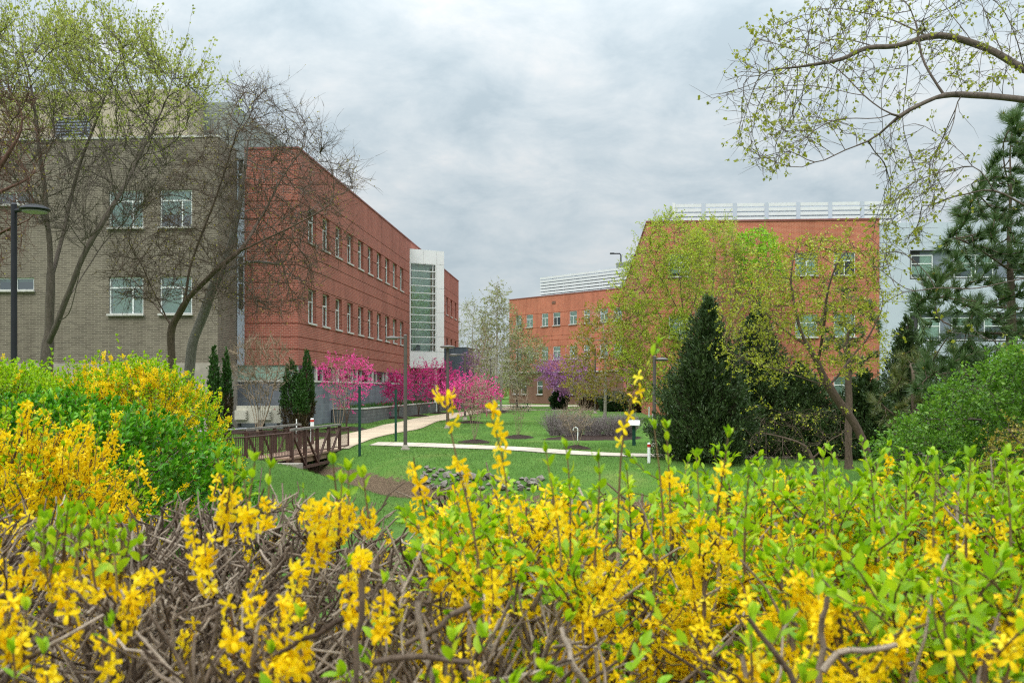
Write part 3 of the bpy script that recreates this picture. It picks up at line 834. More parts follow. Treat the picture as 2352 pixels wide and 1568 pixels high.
# ------------------------------------------------------------------ bridge
NA, NB = np.array([-7.9, 35.7]), np.array([-7.1, 41.0])
dB = (NB - NA) / np.linalg.norm(NB - NA); nB = np.array([-dB[1], dB[0]]); LB = float(np.linalg.norm(NB - NA)); WB = 1.72
br = thing('footbridge', 'small brown steel truss footbridge with a wooden deck over the ditch', 'bridge', (NA[0] - .8, NA[1] + 2.6, -0.9))
ZD, ZTOP, ZBOT = -0.42, 0.585, -0.845
def bp(l, w, z): return (*(NA + dB * l + nB * w), z)
for w in (0.0, WB):
    mb = MB()
    for k in range(5):
        l = LB * k / 4
        mb.bar(bp(l, w, ZBOT), bp(l, w, ZTOP - 0.04), 0.13)
    mb.bar(bp(0, w, ZBOT), bp(LB, w, ZBOT), 0.12, 0.10)
    for k in range(4):
        l0, l1 = LB * k / 4, LB * (k + 1) / 4
        a, b = ((l0, ZTOP - .1), (l1, ZBOT + .06)) if k < 2 else ((l1, ZTOP - .1), (l0, ZBOT + .06))
        mb.bar(bp(a[0], w - 0.01, a[1]), bp(b[0], w - 0.01, b[1]), 0.07)
    mb.build('truss', M['bridge_steel'], br)
    mb = MB(); mb.bar(bp(-.05, w, ZTOP), bp(LB + .05, w, ZTOP), 0.12, 0.08); mb.build('top_rail', M['lichen'], br)
    s = 1 if w == 0 else -1
    mb = MB()
    n = int(LB / 0.11)
    for k in range(n):
        l = 0.05 + k * 0.11
        mb.bar(bp(l, w + s * .085, ZD + 0.08), bp(l, w + s * .085, ZTOP - 0.12), 0.016)
    mb.bar(bp(0, w + s * .085, ZD + .08), bp(LB, w + s * .085, ZD + .08), 0.03); mb.bar(bp(0, w + s * .085, ZTOP - .12), bp(LB, w + s * .085, ZTOP - .12), 0.03)
    mb.build('balusters', M['bridge_steel'], br)
mb = MB()
for k in range(int(LB / 0.15) + 4):
    l = -0.2 + k * 0.15; a = NA + dB * l
    mb.obox(a, dB, 0, 0.14, -0.02, WB + .02, ZD - 0.06, ZD)
mb.build('deck', M['bridge_wood'], br)
mb = MB()
for w in (0.12, WB - .12): mb.bar(bp(-.1, w, ZD - .17), bp(LB + .1, w, ZD - .17), 0.12, 0.2)
mb.build('stringers', M['bridge_wood'], br)
for l, w0, w1 in ((-0.75, -.5, WB + .5), (LB + .12, -.55, WB + .5)):
    mb = MB(); mb.obox(NA, dB, l, l + 0.55, w0, w1, -2.2, ZD - 0.16); mb.build('abutment', M['concrete'], br)
# approach railings flaring towards the viewer and beyond the far end
def railing(pts, top, name='approach_railing', galv=False):
    P = resample(pts, 0.11)
    mb = MB()
    P3 = [(p[0], p[1], p[2]) for p in P]
    for p in P3: mb.bar((p[0], p[1], p[2] + .1), (p[0], p[1], p[2] + top - .03), 0.016)
    for q in P3[::13] + [P3[-1]]: mb.bar((q[0], q[1], q[2] - .3), (q[0], q[1], q[2] + top), 0.07)
    for h in (0.1, top): mb.tube([(p[0], p[1], p[2] + h) for p in P3[::3] + [P3[-1]]], 0.028, 8)
    r = mb.build(name, M['bridge_steel'], br)
    if galv:
        mb = MB(); mb.tube([(p[0], p[1], p[2] + top + .14) for p in P3[::3] + [P3[-1]]], 0.03, 8); mb.build('handrail', M['pipe_rail'], r)
railing([(*NA, ZD), (*(NA + np.array([-.32, -1.2])), ZD), (-8.75, 33.2, -.45), (-9.6, 31.4, -.46)], 0.9)
FA = NA + nB * WB
railing([(*FA, ZD), (*(FA + np.array([-.5, -1.4])), ZD), (-11.4, 32.3, -.45)], 0.9, galv=True)
railing([(*NB, ZD), (*(NB + dB * 1.15), ZD)], 0.85)
FBr = NB + nB * WB
railing([(*FBr, ZD), (*(FBr + dB * 1.6), ZD)], 0.85)

# ------------------------------------------------------------------ lamps
def lamp(name, label, x, y, top, z0, arm_dir, mat, head_r=0.29, arm=0.55, r=0.075, group='lamp posts on the lawn'):
    o = thing(name, label, 'street lamp', (x, y, z0), group)
    mb = MB(); mb.box(x - .17, x + .17, y - .17, y + .17, z0 - .05, z0 + .06)
    mb.lathe([(0.14, z0 + .06), (0.13, z0 + .13), (0.1, z0 + .2)], 16, (x, y)); mb.build('base', M['concrete'] if mat == 'bronze' else M[mat], o)
    mb = MB(); mb.lathe([(r * 1.08, z0 + .05), (r, z0 + 2), (r * .92, top)], 16, (x, y)); mb.lathe([(r, top), (r * .6, top + .03), (0.01, top + .04)], 16, (x, y)); mb.build('pole', M[mat], o, True)
    ax, ay = math.cos(arm_dir), math.sin(arm_dir)
    hx, hy = x + ax * arm, y + ay * arm
    if arm > 0.2:
        mb = MB(); mb.tube([(x, y, top - .12), (hx, hy, top - .08)], 0.04, 8); mb.build('arm', M[mat], o)
    mb = MB(); zt = top - .10 if arm > .2 else top + 0.03
    mb.lathe([(0.03, zt + .075), (head_r * .5, zt + .06), (head_r * .9, zt + .015), (head_r, zt - .02), (head_r * .93, zt - .045), (head_r * .3, zt - .05)][::-1], 24, (hx, hy)); h = mb.build('lamp_head', M[mat], o, True)
    mb = MB(); mb.lathe([(head_r * .8, zt - .075), (head_r * .82, zt - .052)], 20, (hx, hy)); mb.build('lens', M['lens'], h)
    return o
def gz(x, y): return float(ground(x, y))
def lamp_at(px, Y, ytop, arm_dir, label, mat='bronze', **kw):
    p = W(px, ytop, Y); x, y = p[0], p[1]
    return lamp('lamp_post', label, x, y, p[2], gz(x, y), arm_dir, mat, **kw)
lamp_at(931, 41.0, 770, math.pi, 'bronze lamp post beside the thin walkway, its disc head on an arm pointing left')
lamp_at(1028, 53.0, 797, 0, 'bronze lamp post with its disc head centred, in front of the pink redbuds', arm=0.0, head_r=0.42)
lamp_at(1068, 64.0, 811, math.pi, 'grey brown lamp post in front of the slate metal block', arm=0.75)
lamp_at(1127, 84.0, 823, math.pi, 'far lamp post among the thin grey tree trunks', arm=0.6)
lamp_at(1367, 80.0, 803, math.pi, 'far lamp post half hidden by the bronze leaved tree', arm=0.6)
lamp_at(1503, 42.0, 819, 0.2, 'lamp post standing alone beside the dark juniper', arm=0.32)
lamp_at(32, 18.5, 470, -0.35, 'tall black lamp post rising out of the hedge by the grey building', mat='black_paint', head_r=0.27, arm=0.5, r=0.058, group=None)

# ------------------------------------------------------------------ posts, signs, equipment
def green_post(px, y0, y1, Y, label):
    a, b = W(px, y0, Y), W(px, y1, Y)
    g = gz(a[0], a[1])
    mb = MB(); mb.box(a[0] - .035, a[0] + .035, a[1] - .022, a[1] + .022, g - .3, a[2])
    mb.box(a[0] - .05, a[0] - .036, a[1] - .03, a[1] + .03, g - .3, a[2]); mb.box(a[0] + .036, a[0] + .05, a[1] - .03, a[1] + .03, g - .3, a[2])
    o = mb.build('green_post', M['green_post']); tag(o, label, 'post', 'dark green channel posts by the path')
green_post(826, 886, 1028, 39.5, 'dark green steel post at the grass edge nearest the footbridge')
green_post(909, 894, 1007, 44.5, 'dark green steel post on the far side of the path near the lamp')

def marker(px, y0, y1, label, red=True, w=0.1, Y=None):
    g = G(px, y1) if Y is None else np.array([(px - CX) / F * Y, Y, gz((px - CX) / F * Y, Y)])
    h = (y1 - y0) / F * g[1]
    top = g[2] + h if Y is None else ZC - (y0 - HY) / F * Y
    o = thing('marker_post', label, 'marker post', tuple(g), 'white plastic marker posts')
    mb = MB(); mb.lathe([(w / 2, g[2] - .1), (w / 2, top - .06), (w / 2 * .8, top)], 12, (g[0], g[1])); mb.build('post', M['white_plastic'], o, True)
    if red:
        mb = MB(); mb.lathe([(w / 2 + .004, top - .16), (w / 2 + .004, top - .06)], 12, (g[0], g[1])); mb.build('band', M['red_plastic'], o)
marker(717, 960, 1015, 'white pipe marker with red band behind the footbridge', True, 0.16, Y=43.2)
marker(1490.5, 1016, 1063, 'white marker post on the lawn in front of the walkway', True, 0.11)
marker(1490.5, 934, 958, 'small white marker post far off by the shrub bed', False, 0.12)
marker(1500, 948, 978, 'white marker post close behind the lone lamp post', False, 0.09)
marker(2075, 1000, 1040, 'white marker post between the trunks under the weeping tree', False, 0.13, Y=37)
marker(681, 962, 1000, 'thin white pipe behind the bridge railing', False, 0.05, Y=43.0)

# interpretive sign
g = G(1456, 1023)
o = thing('info_sign', 'small white information panel tilted on a green post by the mulch bed', 'sign', tuple(g))
tz = ZC - (973 - HY) / F * g[1]
mb = MB(); mb.box(g[0] - .07, g[0] + .07, g[1] - .04, g[1] + .04, g[2] - .2, tz); mb.build('post', M['green_post'], o)
mb = MB()
bq = [(g[0] - .24, g[1] - .22, tz - .06), (g[0] + .24, g[1] - .22, tz - .06), (g[0] + .26, g[1] + .14, tz + .12), (g[0] - .22, g[1] + .14, tz + .12)]
mb.hexa(bq, [(p[0], p[1], p[2] + .03) for p in bq]); mb.build('panel', M['white_plastic'], o)
# teal sign under the trees
a = W(1878, 922, 44)
o = thing('trail_sign', 'small teal green sign with white lettering below the trees', 'sign', (a[0], a[1], gz(a[0], a[1])))
mb = MB(); mb.box(a[0] - .2, a[0] + .2, a[1] - .012, a[1] + .012, a[2] - .14, a[2] + .14); sp = mb.build('board', M['teal_sign'], o)
mb = MB()
for k in range(4):
    w_ = (.13, .15, .1, .14)[k]
    n_ = 5
    for q in range(n_):
        x0 = a[0] - .16 + q * w_ * 2 / n_
        mb.box(x0, x0 + w_ * 1.5 / n_, a[1] - .016, a[1] - .0125, a[2] + .085 - k * .055, a[2] + .105 - k * .055)
mb.build('lettering', M['white_plastic'], sp)
mb = MB(); mb.box(a[0] - .2, a[0] - .16, a[1] + .013, a[1] + .05, gz(a[0], a[1]) - .1, a[2] + .14); mb.build('post', M['white_plastic'], o)

# heat pumps
for k, (l, r_, lab) in enumerate(((543, 592, 'beige heat pump unit against the slate base, left of the bare shrub'), (598, 642, 'beige heat pump unit against the slate base, beside the clipped evergreens'))):
    Y = 50.3
    p0, p1 = W(l, 974, Y), W(r_, 931, Y)
    z0, z1 = 0.25, 1.2
    o = thing('heat_pump', lab, 'heat pump', ((p0[0] + p1[0]) / 2, Y, z0), 'heat pumps by the slate wall')
    mb = MB(); x0, x1 = p0[0], p1[0]
    mb.box(x0, x1, Y, Y + .4, z0 + .08, z1); mb.build('cabinet', M['hvac'], o)
    mb = MB(); mb.box(x0 - .05, x0 + .55, Y - .16, Y - .004, z0 + .25, z1 - .22); mb.build('side_cover', M['hvac'], o)
    mb = MB()
    for q in range(3): mb.box(x0 + .5, x0 + .56, Y - .165, Y - .161, z0 + .32 + q * .12, z0 + .36 + q * .12)
    mb.build('louvre', M['dark_grille'], o)
    mb = MB(); mb.box(x0 + .05, x0 + .15, Y + .02, Y + .38, z0 - .1, z0 + .08); mb.box(x1 - .15, x1 - .05, Y + .02, Y + .38, z0 - .1, z0 + .08); mb.build('foot', M['dark_grille'], o)
    if k == 1:
        mb = MB(); cx, cz = x1 - .24, z1 - .17
        for t in (90, 210, 330):
            q = np.array([math.cos(R(t)), math.sin(R(t))]); n2 = np.array([-q[1], q[0]])
            pts = [np.zeros(2), q * .035 + n2 * .02, q * .07, q * .035 - n2 * .02]
            mb.poly([(cx + p[0], Y - .003, cz + p[1]) for p in pts])
        mb.build('emblem', M['red_plastic'], o)

# picnic table
g = np.array([(1196 - CX) / F * 88, 88.0, 0.03])
o = thing('picnic_table', 'dark green metal picnic table on the far patio edge', 'picnic table', tuple(g))
mb = MB(); mb.box(g[0] - .95, g[0] + .95, g[1] - .4, g[1] + .4, .74, .79); mb.build('table_top', M['green_post'], o)
for s in (-1, 1):
    mb = MB(); mb.box(g[0] - .95, g[0] + .95, g[1] + s * .75 - .14, g[1] + s * .75 + .14, .43, .47); mb.build('bench', M['green_post'], o)
    for t in (-1, 1):
        mb = MB(); mb.bar((g[0] + t * .7, g[1] + s * .7, 0), (g[0] + t * .6, g[1] + s * .25, .74), .06); mb.build('leg', M['green_post'], o)

# drain pipe with its stones
g = G(1488, 993)
o = thing('drain_pipe', 'black corrugated drain pipe mouth sticking out of the lawn slope', 'drain pipe', tuple(g))
mb = MB(); n = 20
prof = [(0.17 + (0.015 if k % 2 else 0)) for k in range(24)]
mb.tube([(g[0] + k * .03, g[1] - .1 + k * .06, g[2] + .12 + k * .004) for k in range(24)], prof, n, cap=False)
mb.tube([(g[0] + k * .03, g[1] - .1 + k * .06, g[2] + .12 + k * .004) for k in range(24)][::-1], 0.15, n, cap=False)
mb.build('pipe', M['pipe_black'], o)
mb = MB(); e = (g[0] + .3, g[1] + .5, g[2] + .14); mb.tube([e, (e[0] + .03, e[1] + .06, e[2])], .16, n); mb.build('inside', M['dark_grille'], o)

# white drip hook by the spirea
g = G(1327, 1012)
mb = MB(); mb.tube([(g[0], g[1], g[2] - .1), (g[0], g[1], g[2] + .5)] + [(g[0] - .1 + .1 * math.cos(t), g[1], g[2] + .5 + .1 * math.sin(t)) for t in np.linspace(.3, 3.4, 7)], 0.025, 8)
o = mb.build('hook_pipe', M['white_plastic']); tag(o, 'white hooked standpipe in the mulch bed by the grey shrubs', 'standpipe')

# rocks in the ditch
def rock_mesh(seed):
    r = np.random.default_rng(seed)
    import bmesh
    bm = bmesh.new()
    pts = r.normal(size=(16, 3)); pts /= np.linalg.norm(pts, axis=1)[:, None]
    pts *= r.uniform(.75, 1.1, (16, 1)) * np.array([1, .75, .6])
    for p in pts: bm.verts.new(p)
    bmesh.ops.convex_hull(bm, input=bm.verts)
    me = bpy.data.meshes.new('rock'); bm.to_mesh(me); bm.free()
    me.materials.append(M['rock'])
    return me
RM = [rock_mesh(k) for k in range(8)]
n = 0
cells = {}
for k in range(4000):
    px, py = random.uniform(955, 1250), random.uniform(1062, 1128)
    p = G(px, py)
    if p[1] > 37 or seg_dist(p[0], p[1], CREEK) > 2.4: continue
    if 980 + (py - 1070) * -.6 > px: continue
    c = (round(p[0] / .24), round(p[1] / .3))
    if c in cells: continue
    cells[c] = 1
    o = bpy.data.objects.new('rock', RM[n % 8]); COL.objects.link(o)
    s = random.uniform(.09, .17) * random.choice((.8, 1, 1, 1.5))
    o.location = (p[0], p[1], p[2] + s * .25); o.scale = (s, s, s); o.rotation_euler = (random.uniform(-.5, .5), random.uniform(-.5, .5), random.uniform(0, 6.3))
    tag(o, 'angular grey rock lying in the heap of stones in the ditch', 'rock', 'riprap rocks in the ditch')
    n += 1
    if n >= 150: break
print('rocks', n)

def mulch_disc(x, y, r, h=0.12, sx=1.0, name='mulch'):
    n, m = 28, 8
    th = np.linspace(0, 2 * np.pi, n, endpoint=False)
    V = [(x, y, gz(x, y) + h)]
    for k in range(1, m + 1):
        rr = r * k / m * (1 + 0.08 * np.sin(th * 3 + x) + 0.05 * np.sin(th * 7 + y))
        X, Yy = x + rr * np.cos(th) * sx, y + rr * np.sin(th)
        z = ground(X, Yy) + h * np.cos(k / m * np.pi / 2) + 0.03 * np.sin(th * 11 + k * 2) * (k < m) - (0.02 if k == m else 0)
        V += list(zip(X, Yy, z))
    V = np.array(V)
    t = [[0, 1 + i, 1 + (i + 1) % n] for i in range(n)]
    q = [[1 + k * n + i, 1 + (k + 1) * n + i, 1 + (k + 1) * n + (i + 1) % n, 1 + k * n + (i + 1) % n] for k in range(m - 1) for i in range(n)]
    o = link(name, np_mesh(name, V, [np.array(t), np.array(q)], smooth=True), M['mulch'])
    return tag(o, kind='stuff')
#@@PART3

# ------------------------------------------------------------------ vegetation tools
def nrm(a): return a / (np.linalg.norm(a, axis=-1, keepdims=True) + 1e-9)


def frames(D):
    up = np.where(np.abs(D[:, 2:3]) < 0.95, np.array([[0, 0, 1.0]]), np.array([[1.0, 0, 0]]))
    x = nrm(np.cross(D, up)); y = np.cross(x, D)
    return x, y


def seg_mesh(A, B, ra, rb, k):
    """tapered k-sided prisms"""
    D = nrm(B - A); x, y = frames(D)
    t = np.linspace(0, 2 * np.pi, k, endpoint=False)
    c, s = np.cos(t), np.sin(t)
    ring = x[:, None, :] * c[None, :, None] + y[:, None, :] * s[None, :, None]
    VA = A[:, None, :] + ring * ra[:, None, None]
    VB = B[:, None, :] + ring * rb[:, None, None]
    n = len(A)
    V = np.concatenate([VA, VB], 1).reshape(-1, 3)
    i = np.arange(k); j = (i + 1) % k
    f = np.stack([i, j, k + j, k + i], 1)
    Fq = (np.arange(n)[:, None, None] * 2 * k + f[None]).reshape(-1, 4)
    return V, Fq


def wood(parts):
    """parts: list of (A, B, ra, rb) -> V, F with the number of sides following the thickness"""
    A = np.concatenate([p[0] for p in parts]); B = np.concatenate([p[1] for p in parts])
    ra = np.concatenate([p[2] for p in parts]); rb = np.concatenate([p[3] for p in parts])
    Vs, Fs, off = [], [], 0
    for lo, hi, k in ((0, 0.012, 3), (0.012, 0.035, 5), (0.035, 9, 9)):
        m = (ra >= lo) & (ra < hi)
        if m.any():
            V, Fq = seg_mesh(A[m], B[m], ra[m], rb[m], k)
            Vs.append(V); Fs.append(Fq + off); off += len(V)
    return np.concatenate(Vs), np.concatenate(Fs)


def colonize(P, par, attr, di, dk, step, r, bias=(0, 0, 0.05), wob=0.25, maxn=9000, iters=300):
    P = list(map(np.array, P)); par = list(par)
    attr = np.array(attr); bias = np.array(bias)
    N = np.array(P)
    near = np.full(len(attr), -1); dist = np.full(len(attr), 1e9)
    def upd(ids):
        nonlocal near, dist
        Q = np.array([P[i] for i in ids])
        for c0 in range(0, len(Q), 400):
            q = Q[c0:c0 + 400]
            d = np.linalg.norm(attr[:, None, :] - q[None], axis=2)
            k = d.argmin(1); dm = d[np.arange(len(attr)), k]
            b = dm < dist
            dist[b] = dm[b]; near[b] = np.array(ids)[c0 + k[b]]
    upd(list(range(len(P))))
    for it in range(iters):
        keep = dist > dk
        attr, near, dist = attr[keep], near[keep], dist[keep]
        if not len(attr) or len(P) > maxn: break
        act = dist < di
        if not act.any():
            act = dist <= dist.min() + step
        ids = np.unique(near[act])
        new = []
        Pa = np.array(P)
        dv = nrm(attr[act] - Pa[near[act]])
        S = np.zeros((len(P), 3)); np.add.at(S, near[act], dv)
        for i in ids:
            d = S[i]; L = np.linalg.norm(d)
            d = d / L if L > 1e-6 else r.normal(size=3)
            d = d + bias + r.normal(size=3) * wob
            d /= np.linalg.norm(d)
            q = P[i] + d * step
            new.append((q, i))
        n0 = len(P)
        for q, i in new: P.append(q); par.append(i)
        upd(list(range(n0, len(P))))
    return np.array(P), np.array(par)


def skeleton(limbs, attr, di, dk, step, r, bias=(0, 0, 0.05), wob=0.25, maxn=9000, rt=0.2, rmin=0.006, e=2.3):
    P, par = [], []
    for li, L in enumerate(limbs):
        L = resample(L, step)
        if li == 0:
            prev = -1; st = 0
        else:
            d = np.linalg.norm(np.array(P) - L[0], axis=1); prev = int(d.argmin()); st = 0 if d[prev] > step * .6 else 1
        for q in L[st:]:
            P.append(np.array(q) + (r.normal(size=3) * step * .08 if prev >= 0 else 0)); par.append(prev); prev = len(P) - 1
    if attr is not None and len(attr):
        P, par = colonize(P, par, attr, di, dk, step, r, bias, wob, maxn)
    P, par = np.array(P), np.array(par)
    n = len(P)
    cnt = np.zeros(n); ch = np.bincount(par[par >= 0], minlength=n)
    cnt[ch == 0] = 1
    for i in range(n - 1, 0, -1):
        if par[i] >= 0: cnt[par[i]] += max(cnt[i], 1)
    c = np.maximum(cnt, 1)
    rad = np.maximum(rmin * c ** .3, rt * (c / c[0]) ** .78)
    return P, par, rad, ch, cnt


def smooth_skel(P, par, cnt, it=2):
    n = len(P); best = np.full(n, -1); bc = np.zeros(n)
    for i in range(n):
        p = par[i]
        if p >= 0 and cnt[i] > bc[p]: bc[p] = cnt[i]; best[p] = i
    for _ in range(it):
        m = (par >= 0) & (best >= 0)
        Q = P.copy(); Q[m] = .5 * P[m] + .25 * P[par[m]] + .25 * P[best[m]]
        P = Q
    return P, best


def chain_mesh(P, par, rad, cnt, best, rthick=.016, k=9):
    """continuous tubes for the thick wood, one per run of main children"""
    Vs, Fs, off = [], [], 0
    n = len(P)
    ang = np.linspace(0, 2 * np.pi, k, endpoint=False)
    for i in range(n):
        p = par[i]
        if p >= 0 and best[p] == i: continue
        if rad[i] < rthick: continue
        idx = [i]
        while best[idx[-1]] >= 0 and rad[idx[-1]] >= rthick: idx.append(best[idx[-1]])
        pts = P[idx]; rr = rad[idx].copy()
        if p >= 0:
            pts = np.concatenate([P[p][None], pts]); rr = np.concatenate([[min(rad[p], rr[0] * 1.35)], rr])
        else:
            rr[:3] *= np.array([1.55, 1.22, 1.07])[:len(rr)]
        if len(pts) < 2: continue
        T = nrm(np.gradient(pts, axis=0))
        x = np.cross(T[0], [0.3, .9, .2]); x /= np.linalg.norm(x)
        rings = []
        for q in range(len(pts)):
            x = x - T[q] * (x @ T[q]); x /= np.linalg.norm(x) + 1e-9
            y = np.cross(T[q], x)
            w_ = 1 + .07 * np.sin(ang * 3 + q * .4) + .05 * np.sin(ang * 5 - q * .7)
            rings.append(pts[q] + rr[q] * (w_ * np.cos(ang))[:, None] * x + rr[q] * (w_ * np.sin(ang))[:, None] * y)
        V = np.concatenate(rings); a = np.arange(k); b = (a + 1) % k
        f = np.stack([a, b, k + b, k + a], 1)
        Fq = (np.arange(len(pts) - 1)[:, None, None] * k + f[None]).reshape(-1, 4)
        Vs.append(V); Fs.append(Fq + off); off += len(V)
    return (np.concatenate(Vs), np.concatenate(Fs)) if Vs else (np.zeros((0, 3)), np.zeros((0, 4), int))


def wood_tree(P, par, rad, cnt):
    P, best = smooth_skel(P, par, cnt)
    V1, F1 = chain_mesh(P, par, rad, cnt, best)
    A, B, ra, rb = skel_segments(P, par, rad, cnt)
    i = np.where(par >= 0)[0]
    thin = rad[i] < .016
    V2_, F2_ = wood([(A[thin], B[thin], np.minimum(ra[thin], .0165), rb[thin])])
    return P, np.concatenate([V1, V2_]), np.concatenate([F1, F2_ + len(V1)])


def skel_segments(P, par, rad, cnt):
    i = np.where(par >= 0)[0]; p = par[i]
    big = {}
    mx = np.zeros(len(P)); np.maximum.at(mx, p, cnt[i])
    main = cnt[i] >= mx[p]
    ra = np.where(main, rad[p], np.minimum(rad[p], rad[i] * 1.25))
    return P[p], P[i], ra, rad[i]


def rand_dirs(D, ang, r):
    """directions at about ang radians from D"""
    x, y = frames(D); t = r.uniform(0, 2 * np.pi, len(D))
    a = ang * r.uniform(.6, 1.3, len(D))
    return nrm(D * np.cos(a)[:, None] + (x * np.cos(t)[:, None] + y * np.sin(t)[:, None]) * np.sin(a)[:, None])


def twigs(S, D, L, r0, segs, r, wob=0.25, bias=(0, 0, 0.1)):
    """curved twigs from S; returns segment tuples and the points / directions along them"""
    out, pts, dirs = [], [], []
    A = S.copy(); d = D.copy(); bias = np.array(bias)
    for k in range(segs):
        d = nrm(d + r.normal(size=d.shape) * wob + bias)
        B = A + d * (L / segs)[:, None]
        ra = r0 * (1 - 0.75 * k / segs); rb = r0 * (1 - 0.75 * (k + 1) / segs)
        out.append((A, B, ra, rb)); pts.append((A + B) / 2); pts.append(B); dirs.append(d); dirs.append(d)
        A = B
    return out, np.concatenate(pts), np.concatenate(dirs), A, d


def leaf4(P, D, size, ratio, r, fold=0.2):
    n = len(P); x, y = frames(D); t = r.uniform(0, 2 * np.pi, n)
    s = x * np.cos(t)[:, None] + y * np.sin(t)[:, None]; u = np.cross(D, s)
    w = (size * ratio)[:, None]; L = size[:, None]
    V = np.stack([P, P + D * L * .45 + s * w + u * w * fold, P + D * L - u * w * .3, P + D * L * .45 - s * w + u * w * fold], 1).reshape(-1, 3)
    b = np.arange(n)[:, None] * 4
    Ft = np.concatenate([b + np.array([[0, 1, 2]]), b + np.array([[0, 2, 3]])])
    return V, Ft, np.repeat(np.clip(r.normal(.5, .25, n), 0, 1), 4)


def needle3(P, D, size, width, r):
    n = len(P); x, y = frames(D); t = r.uniform(0, np.pi, n)
    s = (x * np.cos(t)[:, None] + y * np.sin(t)[:, None]) * width
    V = np.stack([P - s, P + s, P + D * size[:, None]], 1).reshape(-1, 3)
    return V, np.arange(n * 3).reshape(-1, 3), np.repeat(np.clip(r.normal(.5, .25, n), 0, 1), 3)


def in_poly(x, y, poly):
    c = np.zeros(len(x), bool); n = len(poly)
    for i in range(n):
        (x0, y0), (x1, y1) = poly[i], poly[(i + 1) % n]
        m = ((y0 > y) != (y1 > y)) & (x < (x1 - x0) * (y - y0) / (y1 - y0 + 1e-9) + x0)
        c ^= m
    return c


def envelope(poly, Y, dY, n, r, gap=.3):
    """n points in the crown whose silhouette was measured as poly, standing at distance Y and dY deep either way"""
    poly = np.array(poly, float); lo, hi = poly.min(0), poly.max(0)
    out = []
    cx = (lo[0] + hi[0]) / 2; hw = (hi[0] - lo[0]) / 2
    while len(out) < n:
        x = r.uniform(lo[0], hi[0], 4 * n); y = r.uniform(lo[1], hi[1], 4 * n)
        m = in_poly(x, y, poly)
        out += list(zip(x[m], y[m]))
    o = np.array(out[:n])
    ph = r.uniform(0, 6.28, 8); sc = 2 * np.pi / (hi - lo).max()
    prof = np.sqrt(np.clip(1 - ((o[:, 0] - cx) / (hw * 1.05)) ** 2, 0.08, 1))
    dz = r.uniform(-1, 1, n)
    y = Y + dY * prof * dz
    # crowns grow in clumps with gaps between them
    a, b = (o[:, 0] - lo[0]) * sc, (o[:, 1] - lo[1]) * sc
    f = np.sin(2.6 * a + ph[0] + 1.5 * dz) * np.sin(3.1 * b + ph[1]) + .7 * np.sin(5.3 * a + 2.2 * b + ph[2]) * np.sin(4.7 * b - 2.9 * a + ph[3] + 2.4 * dz) + .5 * np.sin(9 * a + ph[4]) * np.sin(9 * b + ph[5] + 3 * dz)
    k = f > np.quantile(f, gap)
    o, y = o[k], y[k]
    return np.stack([(o[:, 0] - CX) / F * y, y, ZC - (o[:, 1] - HY) / F * y], 1)


def snap_limbs(limbs):
    """a side limb starts at the depth its parent limb has there"""
    out, S = [], []
    for k, L in enumerate(limbs):
        L = [tuple(q) if len(q) > 2 else (*q, 0.0) for q in L]
        if k:
            A = np.array(S); d = np.hypot(A[:, 0] - L[0][0], A[:, 1] - L[0][1]); i = int(d.argmin())
            if d[i] < 40: L[0] = (A[i, 0], A[i, 1], A[i, 2])
        out.append(L)
        S += [tuple(q) for q in resample(L, 6.0)]
    return out


def px_limb(L, Y, grounded=False):
    out = []
    for k, q in enumerate(L):
        y = Y + (q[2] if len(q) > 2 else 0)
        p = W(q[0], q[1], y)
        if grounded and k == 0: p[2] = gz(p[0], p[1]) - 0.15
        out.append(p)
    return out


